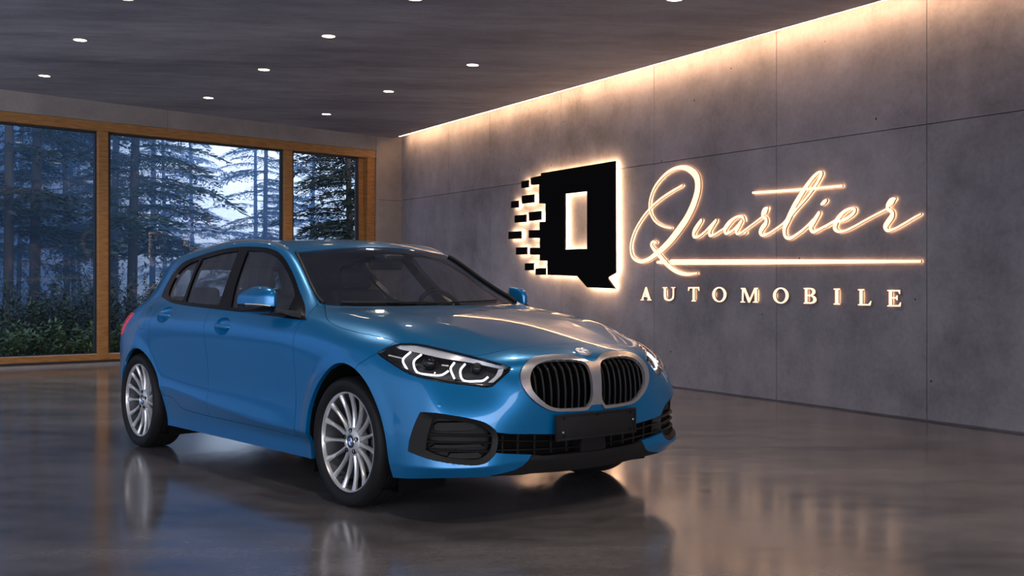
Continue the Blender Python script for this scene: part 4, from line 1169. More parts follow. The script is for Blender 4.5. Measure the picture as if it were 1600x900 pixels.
lights_=[(.86,2.195),(2.345,5.235),(5.385,8.05),(8.20,9.23)]
for a,b in lights_:
    def gk(bm):
        y0,y1=D0+.05,D0+.12; t=.034
        box(bm,(a,y0,.152),(a+t*.6,y1,3.352)); box(bm,(b-t*1.6,y0,.152),(b,y1,3.352)); box(bm,(a,y0,3.325),(b,y1,3.352)); box(bm,(a,y0,.152),(b,y1,.166))
    wpart('gasket',gk,M['gasket'])
    wpart('sill_strip',lambda bm:box(bm,(a,D0+.12,.150),(b,D1-.03,.160)),M['sillmetal'])
    def pn(bm):
        vs=[bm.verts.new(p) for p in ((a,D0+.085,.155),(b,D0+.085,.155),(b,D0+.085,3.35),(a,D0+.085,3.35))]; bm.faces.new(vs)
    wpart('pane',pn,M['pane'])
# floor, ceiling, remaining wall
def quad_slab(name,p,z0,z1,m):
    bm=bmesh.new(); prism(bm,[(q.x,q.y) for q in p],0,1,lambda u,v,h:(u,v,(z0,z1)[h]) ); return obj(name,bm,m,smooth=False)
a,b,c,d=W(-.25,0,-.2),W(SLEN,0,-.2),K(BLEN,0)+SD*SLEN,K(BLEN,0)
p0=K(-.2,0,-.02)
o=quad_slab('floor',[K(0,0,-.25)-SD*.2,b,c,K(BLEN,0,-.25)],-.12,0,M['floor']); tag(o,kind='structure')
GAP=.17
bm=bmesh.new()
cp=[W(-.15,0,GAP),W(SLEN,0,GAP),K(BLEN,0)+SD*SLEN-SN*0,K(BLEN+.2,0,-.05)]
cp[0]=K(0,0,-.05)+SN*GAP+SD*-.0
A=[bm.verts.new((q.x,q.y,ceil_z(q))) for q in cp]; B=[bm.verts.new((q.x,q.y,ceil_z(q)+.35)) for q in cp]
bm.faces.new(A); bm.faces.new(B)
for k in range(4): bm.faces.new((A[k],A[(k+1)%4],B[(k+1)%4],B[k]))
# lid over the light slot
q=[W(-.2,0,-.05),W(SLEN,0,-.05),W(SLEN,0,GAP+.1),W(-.2,0,GAP+.1)]
A=[bm.verts.new((x.x,x.y,ceil_z(x)+.16)) for x in q]; B=[bm.verts.new((x.x,x.y,ceil_z(x)+.3)) for x in q]
bm.faces.new(A); bm.faces.new(B)
for k in range(4): bm.faces.new((A[k],A[(k+1)%4],B[(k+1)%4],B[k]))
o=obj('ceiling',bm,M['ceil'],smooth=False); tag(o,kind='structure')
# light strip in the slot
M['strip']=mat('warm_light_strip',(1,.8,.6),.4,emit=(1,.56,.27),estr=STRIP_E)
bm=bmesh.new(); n=40; rows=[]
for k in range(n+1):
    s=.30+(SLEN-.5)*k/n; x=W(s,0,GAP); z=ceil_z(x); y=W(s,0,GAP-.014)
    rows.append([bm.verts.new(v) for v in ((x.x,x.y,z+.004),(y.x,y.y,z+.004),(y.x,y.y,z+.030),(x.x,x.y,z+.030))])
for P,Q in zip(rows,rows[1:]):
    for q in range(4): bm.faces.new((P[q],P[(q+1)%4],Q[(q+1)%4],Q[q]))
bm.faces.new(rows[0]); bm.faces.new(rows[-1])
o=obj('light_strip',bm,M['strip'],smooth=False); tag(o,'long warm light strip glowing along the top of the grey concrete sign wall','light strip')

# ceiling spots
M['lamp']=mat('lamp_diffuser',(1,.95,.9),.4,emit=(1,.80,.58),estr=LAMP_E)
M['lamprim']=mat('lamp_rim',(.5,.45,.4),.35,.6)
SPOTS=[(-4.49,11.31),(-5.81,13.52),(-4.18,14.98),(-2.91,12.76),(-1.83,10.85),(-2.78,16.29),(-1.60,14.10),(-.44,12.18),(-3.37,9.50),(-.83,9.28),(1.36,9.10)]
SPOT_LABEL=['second ceiling spot from the window in the row furthest from the sign wall','ceiling spot nearest the upper left corner of the window wall','ceiling spot above the middle of the wide centre window','middle ceiling spot of three in line towards the window','large ceiling spot near the top centre of the ceiling','ceiling spot nearest the corner of window wall and sign wall','ceiling spot second from the corner along the sign wall side','ceiling spot closest to the glowing strip above the sign wall','ceiling spot cut by the upper picture edge on the left','ceiling spot cut by the upper picture edge near the middle','ceiling spot cut by the upper picture edge above the emblem sign']
FILL_LABEL=['ceiling spot above the front of the car, beyond the upper picture edge','ceiling spot above the car roof, beyond the upper picture edge','ceiling spot beside the sign wall, beyond the upper picture edge','ceiling spot right of the camera and in front of the car','ceiling spot left of the camera and in front of the car','ceiling spot closest to the camera on the sign wall side']
FILL_SPOTS=[(.6,6.5),(-2.0,6.9),(2.9,5.6),(1.9,3.4),(-.8,3.8),(4.6,2.2)]  # unseen spots added to brighten the car and the room
rot=Vector((0,0,1)).rotation_difference(CN).to_matrix().to_4x4()
for i,(x,y) in enumerate(SPOTS+FILL_SPOTS):
    z=ceil_z(Vector((x,y,0)))
    t=empty('ceiling_spot',(x,y,z)); t.rotation_euler=rot.to_euler()
    tag(t,SPOT_LABEL[i] if i<len(SPOTS) else FILL_LABEL[i-len(SPOTS)],'ceiling light','round recessed ceiling spots')
    bm=bmesh.new(); lathe(bm,[(.064,-.001),(.064,-.006),(.078,-.006),(.082,-.001)],32,'Z'); obj('rim',bm,M['lamprim'],t)
    bm=bmesh.new(); rg=lathe(bm,[(.064,-.004),(.05,-.0055)],32,'Z'); cap(bm,rg[-1]); obj('diffuser',bm,M['lamp'],t)
    L=bpy.data.lights.new('spot','SPOT'); L.energy=SPOT_W; L.color=(1,.84,.68); L.spot_size=R(125); L.spot_blend=.9; L.shadow_soft_size=.06
    lo=bpy.data.objects.new('lamp',L); COL.objects.link(lo); lo.parent=t; lo.location=(0,0,-.03)
# ================================================================== the wall sign
M['signblack']=mat('sign_black',(.003,.003,.0035), .6, spec=.06)
M['face']=mat('lit_letter_face',(.9,.8,.7),.4,emit=(1,.63,.40),estr=FACE_E)
M['side']=mat('letter_return',(.40,.24,.13),.4,.3)
M['back']=mat('back_light',(1,.8,.6),.4,emit=(1,.55,.26),estr=BACK_E)
M['plateback']=mat('plate_back_light',(1,.8,.6),.4,emit=(1,.60,.30),estr=PLATE_E)
def area2(p): return sum(a[0]*b[1]-b[0]*a[1] for a,b in zip(p,p[1:]+p[:1]))/2
def inset(poly, d):
    p=[Vector(q) for q in poly]
    if area2(poly)<0: p.reverse()
    out=[]; n=len(p)
    for i in range(n):
        a=(p[i]-p[i-1]).normalized(); b=(p[(i+1)%n]-p[i]).normalized()
        na=Vector((-a.y,a.x)); nb=Vector((-b.y,b.x)); k=1+na.dot(nb)
        out.append(tuple(p[i]+(na+nb)*(d/max(k,.4))))
    return out
def plate_with_hole(bm, outer, hole, h0, h1, mat=0):
    f=lambda u,v,h:Vector((u,h,v))
    rings=[]
    for h in (h0,h1):
        vo=[bm.verts.new(f(u,v,h)) for u,v in outer]; vh=[bm.verts.new(f(u,v,h)) for u,v in hole]
        es=[bm.edges.new((a,b)) for r in (vo,vh) for a,b in zip(r,r[1:]+r[:1])]
        g=bmesh.ops.triangle_fill(bm,use_beauty=True,edges=es)
        rings.append((vo,vh))
    for q in (0,1):
        A,B=rings[0][q],rings[1][q]; n=len(A)
        for k in range(n): bm.faces.new((A[k],A[(k+1)%n],B[(k+1)%n],B[k]))
    for f_ in bm.faces: f_.material_index=mat
logo=empty('emblem_sign'); in_frame(logo,MW)
tag(logo,'black backlit letter Q emblem with loose square tiles on the concrete wall','sign')
bm=bmesh.new(); plate_with_hole(bm,SIGN_PLATE,SIGN_HOLE,.050,.075); obj('emblem_plate',bm,M['signblack'],logo,smooth=False)
ins=inset(SIGN_PLATE,.012); hin=inset(SIGN_HOLE,-.012)
bm=bmesh.new(); plate_with_hole(bm,ins,hin,.043,.048); tag(obj('back_light',bm,M['plateback'],logo,smooth=False),'warm light behind the emblem')
for q in SIGN_TILES:
    bm=bmesh.new(); prism(bm,q,.050,.075,lambda u,v,h:(u,h,v)); t=obj('emblem_tile',bm,M['signblack'],logo,smooth=False)
    bm=bmesh.new(); prism(bm,inset(q,.010),.043,.048,lambda u,v,h:(u,h,v)); obj('tile_light',bm,M['plateback'],t,smooth=False)
    bm=bmesh.new(); c=(sum(p[0] for p in q)/4,sum(p[1] for p in q)/4); box(bm,(c[0]-.008,0,c[1]-.008),(c[0]+.008,.05,c[1]+.008)); obj('stand_off',bm,M['signblack'],t,smooth=False)
bm=bmesh.new()
for s,z in ((5.7,2.3),(6.8,2.3),(5.7,1.45),(6.8,1.45)): box(bm,(s-.02,0,z-.02),(s+.02,.05,z+.02))
obj('stand_off',bm,M['signblack'],logo,smooth=False)

def ribbon(bm, pts, h0, h1, wscale=1.0, add=0):
    """flat stroke of varying width standing off the wall"""
    P=[np.array(p) for p in spline(pts,8)]; n=len(P); L=[];Rr=[]
    for i,p in enumerate(P):
        a=P[max(i-1,0)][:2]; b=P[min(i+1,n-1)][:2]; t=b-a; t=t/max(np.linalg.norm(t),1e-9); nn=np.array((-t[1],t[0]))
        w=max(p[2]*wscale+add,.004)/2
        L.append(p[:2]+nn*w); Rr.append(p[:2]-nn*w)
    # round ends
    def capend(c,t,w):
        return [c+w*(math.cos(a)*np.array((-t[1],t[0]))+math.sin(a)*t) for a in (math.pi*k/6 for k in range(1,6))]
    t0=P[0][:2]-P[1][:2]; t0/=max(np.linalg.norm(t0),1e-9); t1=P[-1][:2]-P[-2][:2]; t1/=max(np.linalg.norm(t1),1e-9)
    VL0=[bm.verts.new((q[0],h1,q[1])) for q in L]; VR0=[bm.verts.new((q[0],h1,q[1])) for q in Rr]
    VL1=[bm.verts.new((q[0],h0,q[1])) for q in L]; VR1=[bm.verts.new((q[0],h0,q[1])) for q in Rr]
    for k in range(n-1):
        f=bm.faces.new((VL0[k],VR0[k],VR0[k+1],VL0[k+1])); f.material_index=0
        f=bm.faces.new((VL1[k+1],VR1[k+1],VR1[k],VL1[k])); f.material_index=1
        f=bm.faces.new((VL0[k+1],VL1[k+1],VL1[k],VL0[k])); f.material_index=1
        f=bm.faces.new((VR0[k],VR1[k],VR1[k+1],VR0[k+1])); f.material_index=1
    for idx,c,t,p in ((0,P[0][:2],t0,P[0]),(n-1,P[-1][:2],t1,P[-1])):
        w=max(p[2]*wscale+add,.004)/2
        cc=capend(c,t,w)
        if idx==0: cc=list(reversed(cc)); ring0=[VL0[0]]; ring1=[VL1[0]]; e0,e1=VR0[0],VR1[0]; cc=list(reversed([c+w*(math.cos(a)*np.array((t[1],-t[0]))*-1+math.sin(a)*t) for a in (math.pi*k/6 for k in range(1,6))])); cc.reverse()
        else: ring0=[VL0[-1]]; ring1=[VL1[-1]]; e0,e1=VR0[-1],VR1[-1]
        # order from L to R
        Lp=np.array((ring0[0].co.x,ring0[0].co.z))
        if np.linalg.norm(cc[0]-Lp)>np.linalg.norm(cc[-1]-Lp): cc.reverse()
        a0=ring0+[bm.verts.new((q[0],h1,q[1])) for q in cc]+[e0]; a1=ring1+[bm.verts.new((q[0],h0,q[1])) for q in cc]+[e1]
        bm.faces.new(a0).material_index=0; bm.faces.new(a1).material_index=1
        for x in range(len(a0)-1): bm.faces.new((a0[x],a0[x+1],a1[x+1],a1[x])).material_index=1
GLYPH=[(0,3),(4,6),(6,8),(8,9),(9,11),(11,13),(13,15),(15,16),(16,18)]
script=empty('script_sign'); in_frame(script,MW)
tag(script,'glowing white handwritten word Quartier with a tapering underline on the concrete wall','sign')
order=[([0,1,2],'letter'),([3],'underline'),([4,5],'letter'),([6,7,8],'letter'),([9,10],'letter'),([11,12],'letter'),([13,14],'letter'),([15],'letter'),([16,17],'letter')]
lay=0
for ids,nm in order:
    bm=bmesh.new()
    for j,i in enumerate(ids): ribbon(bm,SIGN_STROKES[i],.014,.030+.0005*((j+lay)%4))
    lay+=1
    o=obj(nm,bm,[M['face'],M['side']],script,smooth=False)
    bm=bmesh.new()
    for i in ids: ribbon(bm,SIGN_STROKES[i],.008,.012,.55)
    obj('back_light',bm,[M['back'],M['back']],o,smooth=False)

# block capitals with serifs, each in a unit box
def rect(x0,y0,x1,y1): return [(x0,y0),(x1,y0),(x1,y1),(x0,y1)]
def ell(cx,cy,rx,ry,n=40,a0=0,a1=2*math.pi): return [(cx+rx*math.cos(a0+(a1-a0)*k/n),cy+ry*math.sin(a0+(a1-a0)*k/n)) for k in range(n)]
def glyph(ch):
    """-> list of (outer polygon, hole polygon or None)"""
    if ch=='A': return [([(.02,0),(.34,0),(.34,.06),(.27,.07),(.33,.26),(.62,.26),(.69,.07),(.60,.06),(.60,0),(1.0,0),(1.0,.06),(.92,.07),(.58,1.0),(.46,1.0),(.11,.07),(.02,.06)],[(.36,.34),(.47,.70),(.59,.34)])]
    if ch=='U': return [([(0,1),(0,.94),(.10,.92),(.10,.36),(.14,.16),(.28,.03),(.50,-.02),(.72,.03),(.86,.16),(.90,.36),(.90,.92),(1,.94),(1,1),(.68,1),(.68,.94),(.78,.92),(.78,.38),(.72,.18),(.56,.10),(.42,.12),(.32,.22),(.29,.38),(.29,.92),(.38,.94),(.38,1)],None)]
    if ch=='T': return [([(.30,0),(.70,0),(.70,.06),(.60,.08),(.60,.91),(.82,.91),(.92,.74),(1,.74),(.97,1),(.03,1),(0,.74),(.08,.74),(.18,.91),(.40,.91),(.40,.08),(.30,.06)],None)]
    if ch=='O': return [(ell(.5,.5,.5,.51),ell(.5,.5,.30,.42))]
    if ch=='M': return [([(0,0),(.28,0),(.28,.06),(.18,.08),(.20,.78),(.44,0),(.54,0),(.80,.78),(.80,.08),(.70,.06),(.70,0),(1,0),(1,.06),(.94,.08),(.94,.92),(1,.94),(1,1),(.78,1),(.53,.28),(.28,1),(.02,1),(.02,.94),(.09,.92),(.08,.08),(0,.06)],None)]
    if ch=='B':
        return [([(0,0),(.60,0),(.84,.05),(.98,.17),(.98,.33),(.88,.46),(.70,.53),(.84,.60),(.91,.71),(.90,.84),(.78,.95),(.56,1),(0,1),(0,.94),(.10,.92),(.10,.08),(0,.06)],'B')]
    if ch=='I': return [([(0,0),(1,0),(1,.06),(.76,.08),(.76,.92),(1,.94),(1,1),(0,1),(0,.94),(.24,.92),(.24,.08),(0,.06)],None)]
    if ch=='L': return [([(0,0),(.92,0),(1,.28),(.93,.28),(.78,.09),(.36,.09),(.36,.92),(.48,.94),(.48,1),(0,1),(0,.94),(.12,.92),(.12,.08),(0,.06)],None)]
    if ch=='E': return [([(0,0),(.95,0),(1,.26),(.93,.26),(.80,.09),(.36,.09),(.36,.48),(.62,.48),(.68,.38),(.75,.38),(.75,.68),(.68,.68),(.62,.57),(.36,.57),(.36,.91),(.78,.91),(.86,.76),(.93,.76),(.92,1),(0,1),(0,.94),(.12,.92),(.12,.08),(0,.06)],None)]
BL=dict(A=(.45,.3,.55,.8),U=(.12,.1,.26,.85),T=(.44,.1,.56,.9),O=(.05,.3,.17,.7),M=(.82,.1,.93,.85),B=(.13,.1,.28,.9),I=(.3,.1,.7,.9),L=(.15,.1,.33,.9),E=(.15,.1,.33,.9))
caps=empty('capital_letter_sign'); in_frame(caps,MW)
tag(caps,'row of small glowing serif capitals spelling AUTOMOBILE below the long underline','sign')
for ch,s0,s1,z0,z1 in SIGN_LETTERS:
    fit=lambda p:[(s0+(s1-s0)*u,z0+(z1-z0)*v) for u,v in p]
    bm=bmesh.new()
    for outer,hole in glyph(ch):
        if hole=='B':
            hs=[[(.32,.09),(.56,.09),(.72,.17),(.74,.32),(.62,.45),(.32,.48)],[(.32,.57),(.54,.58),(.66,.68),(.66,.82),(.54,.91),(.32,.91)]]
        else: hs=[hole] if hole else []
        rings=[]
        for h in (.012,.024):
            vs=[[bm.verts.new((u,h,v)) for u,v in fit(r)] for r in [outer]+hs]
            es=[bm.edges.new((a,b)) for r in vs for a,b in zip(r,r[1:]+r[:1])]
            g_=bmesh.ops.triangle_fill(bm,use_beauty=True,edges=es)
            for f in g_['geom']:
                if isinstance(f,bmesh.types.BMFace): f.material_index=0 if h>.02 else 1
            rings.append(vs)
        for A,B in zip(rings[0],rings[1]):
            for k in range(len(A)): bm.faces.new((A[k],A[(k+1)%len(A)],B[(k+1)%len(B)],B[k])).material_index=1
    o=obj('letter',bm,[M['face'],M['side']],caps,smooth=False)
    bm=bmesh.new(); prism(bm,fit(rect(*BL[ch])),.007,.010,lambda u,v,h:(u-.006,h,v)); obj('back_light',bm,M['back'],o,smooth=False)
# ================================================================== the misty forest outside
rnd=random.Random(7)
M['bark']=mat('bark',(.030,.026,.024),.9,bump=(25,.8))
M['needle']=mat('needles',(.026,.055,.042),.7)
M['needle2']=mat('dark_needles',(.011,.027,.024),.7)
M['leaf']=mat('shrub_leaves',(.085,.15,.065),.5)  # lightened, warm room light on the leaves is put into this green
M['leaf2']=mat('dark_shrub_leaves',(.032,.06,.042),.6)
M['soil']=mat('forest_floor',(.020,.020,.016),.95)
def mesh_np(name, V, Fq, mats, parent=None):
    me=bpy.data.meshes.new(name)
    V=np.asarray(V,np.float32); Fq=np.asarray(Fq,np.int32)
    me.vertices.add(len(V)); me.vertices.foreach_set('co',V.ravel())
    me.loops.add(Fq.size); me.loops.foreach_set('vertex_index',Fq.ravel())
    me.polygons.add(len(Fq)); me.polygons.foreach_set('loop_start',np.arange(0,Fq.size,4,dtype=np.int32)); me.polygons.foreach_set('loop_total',np.full(len(Fq),4,np.int32))
    me.update(); me.validate()
    return link_mesh(name,me,mats,parent)
def needle_branch(rg, length, dens=1.0):
    """one drooping conifer bough along +x as quads"""
    V=[];F=[]
    def leafq(p,d,l,w):
        d=d/np.linalg.norm(d); s=np.cross(d,(0,0,1.)); s=s/max(np.linalg.norm(s),1e-6)
        up=np.cross(s,d)*rg.uniform(-.6,.6); s=s*.8+up; b=len(V)
        V.extend([p-s*w*.3,p+d*l*.5-s*w,p+d*l,p+d*l*.5+s*w]); F.append((b,b+1,b+2,b+3))
    n=int(13*length*dens)
    for i in range(n):
        t=(i+1)/n; x=length*t; z=.14*length*t-.34*length*t*t
        p=np.array((x,rg.uniform(-.03,.03),z))
        for s in (-1,1):
            L=length*.50*(1-t)**.7*rg.uniform(.6,1.05)+.10
            a=rg.uniform(.7,1.05)*s; m=max(2,int(L/.10))
            for k in range(m):
                u=(k+.5)/m
                q=p+np.array((math.cos(a)*L*u,math.sin(a)*L*u,-.30*L*u*u+rg.uniform(-.02,.02)))
                for _ in range(2):
                    d=np.array((math.cos(a+rg.uniform(-.7,.7)),math.sin(a+rg.uniform(-.7,.7)),rg.uniform(-.45,.15)))
                    leafq(q,d,rg.uniform(.10,.19),rg.uniform(.014,.026))
    return np.array(V),np.array(F)
BRANCH=[needle_branch(rnd,L) for L in (1.3,1.7,2.1,2.5)]
def conifer(px, depth, rad, label, zlo, zhi, nb, blen, seed, needles='needle', group='conifers in the mist', height=14, gap=1.0):
    x=(px-800)/F_PX*depth; y=depth
    rg=random.Random(seed); t=empty('conifer_tree',(x,y,-.1)); tag(t,label,'tree',group)
    bm=bmesh.new(); pts=[];rs=[]
    for k in range(15):
        u=k/14; pts.append((.10*math.sin(u*3+seed),.10*math.cos(u*2.3+seed)-.1*math.cos(seed),height*u)); rs.append(rad*(1-.75*u)*(1.35 if k==0 else 1))
    tube(bm,pts,rs,12); obj('trunk',bm,M['bark'],t,angle=180)
    VV=[];FF=[];off=0
    sb=bmesh.new()
    for i in range(nb):
        u=(i+rg.random())/nb; z=zlo+(zhi-zlo)*u
        ln=blen*(1.05-.75*u)*rg.uniform(.65,1.15)
        V,F=BRANCH[rg.randrange(4)]; base=(1.3,1.7,2.1,2.5)
        k=[len(b[0]) for b in BRANCH].index(len(V)); s=ln/base[k]
        a=rg.uniform(0,2*math.pi); c,sn=math.cos(a),math.sin(a); tl=rg.uniform(-.15,.18)
        P=V*s; P=np.stack([P[:,0]*math.cos(tl)-P[:,2]*math.sin(tl),P[:,1],P[:,0]*math.sin(tl)+P[:,2]*math.cos(tl)],1)
        P=np.stack([P[:,0]*c-P[:,1]*sn,P[:,0]*sn+P[:,1]*c,P[:,2]+z],1)
        VV.append(P); FF.append(F+off); off+=len(P)
        e=[(q*ln*c,q*ln*sn,z+(.14*q-.34*q*q)*ln+q*ln*math.sin(tl)) for q in (0,.35,.7,.95)]
        tube(sb,e,[rad*.16+.006,rad*.10+.004,.006,.003],5,caps=False)
    obj('branch',sb,M['bark'],t,angle=180)
    mesh_np('crown',np.concatenate(VV),np.concatenate(FF),M[needles],t)
    return t
T_=[ # px, depth, trunk radius, label, crown from, to, boughs, bough length, needles
 (61,21.5,.115,'thick dark trunk left of the first window post',2.4,9,46,2.2,'needle2'),
 (31,26,.06,'thin dark trunk at the far left edge of the window',1.8,9,40,2.0,'needle2'),
 (8,20.5,.10,'dark conifer boughs hanging at the left picture edge',2.0,8,40,2.2,'needle2'),
 (99,27,.085,'slim conifer trunk just left of the first window post',2.2,10,44,2.1,'needle'),
 (113,31,.075,'paler slim conifer trunk behind the one beside the first window post',2.4,10,40,2.2,'needle'),
 (126,38,.07,'faint trunk in the mist close to the first window post',2.6,11,36,2.3,'needle'),
 (184,27.5,.115,'conifer trunk just right of the first window post',2.3,10,46,2.2,'needle'),
 (210,23.5,.115,'tall conifer with long boughs reaching over the centre window',1.9,9,56,2.5,'needle'),
 (236,36,.11,'misty conifer trunk behind the long boughs in the centre window',2.4,11,40,2.4,'needle'),
 (254,44,.10,'pale conifer trunk deeper in the mist of the centre window',2.5,12,40,2.6,'needle'),
 (300,58,.14,'faint conifer deep in the mist left of the bright glow',2.5,12,46,3.2,'needle'),
 (402,50,.12,'faint conifer deep in the mist right of the bright glow',1.5,12,46,3.0,'needle'),
 (419,33,.085,'grey misty conifer with bare lower limbs left of the second window post',.8,8,60,2.3,'needle'),
 (489,42,.10,'pale misty conifer just right of the second window post',1.0,10,50,2.6,'needle'),
 (-90,24,.11,'conifer beyond the left picture edge, close to the glass',2.0,9,44,2.3,'needle2'),
 (-190,27,.12,'conifer further left beyond the left picture edge',2.0,10,44,2.4,'needle'),
 (-60,34,.10,'misty conifer beyond the left picture edge',2.4,10,40,2.4,'needle'),
 (548,22.6,.07,'dense dark fir filling the narrow right window',.1,7.5,210,1.9,'needle2'),
]
for i,(px,dp,rad,lab_,z0,z1,nb,bl,nd) in enumerate(T_):
    conifer(px,dp,rad,lab_,z0,z1,nb,bl,i+11,nd)
# shrubs close to the glass
def shrub(px, depth, h, r, label, seed, m):
    x=(px-800)/F_PX*depth; rg=random.Random(seed)
    t=empty('shrub',(x,depth,-.1)); tag(t,label,'shrub','shrubs outside the window')
    VV=[];F=[]; sb=bmesh.new()
    for i in range(int(20*r/.6)):
        a=rg.uniform(0,6.28); l=rg.uniform(.5,1.05); tip=Vector((math.cos(a)*r*l,math.sin(a)*r*l,h*rg.uniform(.45,1.05)*(1.15-.35*l)))
        pts=[Vector((0,0,0)),tip*.5+Vector((0,0,h*.12)),tip]
        tube(sb,pts,[.010,.006,.003],4,caps=False)
        for k in range(46):
            u=rg.uniform(.25,1.04); p=pts[0].lerp(pts[1],u*2) if u<.5 else pts[1].lerp(pts[2],u*2-1)
            d=Vector((rg.uniform(-1,1),rg.uniform(-1,1),rg.uniform(-.35,.6))).normalized(); s=d.cross(Vector((rg.uniform(-.3,.3),rg.uniform(-.3,.3),1))).normalized()
            l_=rg.uniform(.06,.12); w=l_*.22; p=p+d*.02; b=len(VV)
            VV+= [p-s*w*.2,p+d*l_*.45-s*w,p+d*l_,p+d*l_*.45+s*w]; F.append((b,b+1,b+2,b+3))
    obj('stem',sb,M['bark'],t,angle=180)
    mesh_np('foliage',[v[:] for v in VV],F,M[m],t)
SH=[(70,16.9,.62,.45,'low green shrub by the glass left of centre in the left window','leaf'),(118,16.8,.72,.50,'feathery green shrub at the middle of the left window sill','leaf'),(150,16.6,.66,.42,'bright green shrub against the first window post','leaf'),(10,16.2,.70,.5,'green shrub at the far left corner of the window sill','leaf'),(178,17.2,.75,.45,'green shrub just right of the first window post','leaf'),(35,17.6,.9,.6,'dark shrub behind the low one in the left window','leaf2'),
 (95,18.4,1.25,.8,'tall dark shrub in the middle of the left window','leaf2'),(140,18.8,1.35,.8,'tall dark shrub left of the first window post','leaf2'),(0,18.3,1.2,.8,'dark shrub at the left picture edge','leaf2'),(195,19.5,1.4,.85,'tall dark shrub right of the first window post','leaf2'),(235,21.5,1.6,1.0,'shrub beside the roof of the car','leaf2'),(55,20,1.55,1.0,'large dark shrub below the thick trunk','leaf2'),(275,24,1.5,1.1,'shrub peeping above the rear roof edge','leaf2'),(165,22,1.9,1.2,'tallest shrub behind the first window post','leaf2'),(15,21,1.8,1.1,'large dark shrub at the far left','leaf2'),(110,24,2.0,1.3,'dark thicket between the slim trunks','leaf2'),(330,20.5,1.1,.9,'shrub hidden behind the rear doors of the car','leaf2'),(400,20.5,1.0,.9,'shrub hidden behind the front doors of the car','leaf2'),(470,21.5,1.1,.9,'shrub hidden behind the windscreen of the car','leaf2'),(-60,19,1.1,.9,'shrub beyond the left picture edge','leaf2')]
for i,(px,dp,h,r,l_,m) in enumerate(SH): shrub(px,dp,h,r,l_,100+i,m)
# ground and mist
bm=bmesh.new(); pts=[K(-14,0,-.30),K(24,0,-.30),K(24,0,-.30)-BN*75,K(-14,0,-.30)-BN*75]
prism(bm,[(p.x,p.y) for p in pts],-.4,-.1,lambda u,v,h:(u,v,h)); o=obj('forest_ground',bm,M['soil'],smooth=False); tag(o,kind='structure')
mm=bpy.data.materials.new('mist'); mm.use_nodes=True; n=mm.node_tree.nodes; n.clear()
out=n.new('ShaderNodeOutputMaterial'); vs=n.new('ShaderNodeVolumeScatter'); vs.inputs['Color'].default_value=(.28,.52,.88,1); vs.inputs['Density'].default_value=MIST; vs.inputs['Anisotropy'].default_value=.35
va=n.new('ShaderNodeVolumeAbsorption'); va.inputs['Color'].default_value=vs.inputs['Color'].default_value; va.inputs['Density'].default_value=MIST; ad=n.new('ShaderNodeAddShader')
mm.node_tree.links.new(vs.outputs[0],ad.inputs[0]); mm.node_tree.links.new(va.outputs[0],ad.inputs[1]); mm.node_tree.links.new(ad.outputs[0],out.inputs['Volume'])
bm=bmesh.new(); pts=[K(-14,0,-3.2),K(24,0,-3.2),K(24,0,-.6)-BN*74,K(-14,0,-.6)-BN*74]
prism(bm,[(p.x,p.y) for p in pts],-.09,15,lambda u,v,h:(u,v,h)); o=obj('mist',bm,mm,smooth=False); tag(o,'blue mist hanging between the trees','mist',kind='stuff')
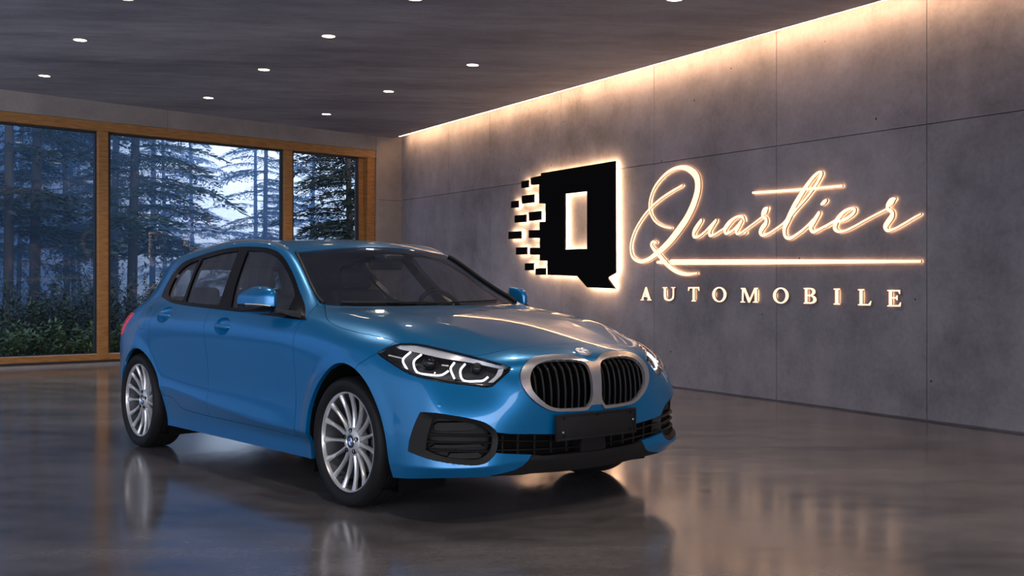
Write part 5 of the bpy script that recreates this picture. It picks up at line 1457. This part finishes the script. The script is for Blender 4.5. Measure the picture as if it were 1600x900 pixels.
# ================================================================== dusk sky
w = bpy.data.worlds.new('dusk_sky'); scene.world = w; w.use_nodes = True
t=w.node_tree; n=t.nodes; l=t.links; bg=n['Background']
tc=n.new('ShaderNodeTexCoord'); nm=n.new('ShaderNodeVectorMath'); nm.operation='NORMALIZE'; l.new(tc.outputs['Generated'],nm.inputs[0])
dp=n.new('ShaderNodeVectorMath'); dp.operation='DOT_PRODUCT'; l.new(nm.outputs[0],dp.inputs[0]); dp.inputs[1].default_value=Vector((-.2735,1,.135)).normalized()
r=n.new('ShaderNodeValToRGB'); mr=n.new('ShaderNodeMapRange'); mr.inputs[1].default_value=-1; mr.inputs[2].default_value=1
l.new(dp.outputs['Value'],mr.inputs[0]); l.new(mr.outputs[0],r.inputs[0])
e=r.color_ramp.elements; e[0].position=.0; e[0].color=(*SKY_BASE,1); e[1].position=1.0; e[1].color=(.16,.26,.46,1)
for p_,c_ in ((.45,SKY_BASE),(.70,(.30,.36,.46)),(.90,(.13,.21,.36))):
    x=e.new(p_); x.color=(*c_,1)
db=n.new('ShaderNodeVectorMath'); db.operation='DOT_PRODUCT'; l.new(nm.outputs[0],db.inputs[0]); db.inputs[1].default_value=Vector((.45,-.88,.12)).normalized()  # brighter sky lobe added behind the camera to light the car's front
mb=n.new('ShaderNodeMath'); mb.operation='MAXIMUM'; mb.inputs[1].default_value=0; l.new(db.outputs['Value'],mb.inputs[0])
pb=n.new('ShaderNodeMath'); pb.operation='POWER'; pb.inputs[1].default_value=3.0; l.new(mb.outputs[0],pb.inputs[0])
sb_=n.new('ShaderNodeVectorMath'); sb_.operation='SCALE'; sb_.inputs[0].default_value=SKY_FILL; l.new(pb.outputs[0],sb_.inputs['Scale'])
pw=n.new('ShaderNodeMath'); pw.operation='POWER'; mx_=n.new('ShaderNodeMath'); mx_.operation='MAXIMUM'; mx_.inputs[1].default_value=0
l.new(dp.outputs['Value'],mx_.inputs[0]); l.new(mx_.outputs[0],pw.inputs[0]); pw.inputs[1].default_value=170
gl=n.new('ShaderNodeVectorMath'); gl.operation='SCALE'; gl.inputs[0].default_value=GLOW; l.new(pw.outputs[0],gl.inputs['Scale'])
ad=n.new('ShaderNodeVectorMath'); ad.operation='ADD'; l.new(r.outputs[0],ad.inputs[0]); l.new(gl.outputs[0],ad.inputs[1])
ad2=n.new('ShaderNodeVectorMath'); ad2.operation='ADD'; l.new(ad.outputs[0],ad2.inputs[0]); l.new(sb_.outputs[0],ad2.inputs[1])
l.new(ad2.outputs[0],bg.inputs[0]); bg.inputs[1].default_value=SKY
scene.view_settings.exposure = EXPO
scene.cycles.use_denoising = True
scene.cycles.max_bounces = 10; scene.cycles.transparent_max_bounces = 24; scene.cycles.volume_bounces = 1
scene.cycles.sample_clamp_indirect = 6
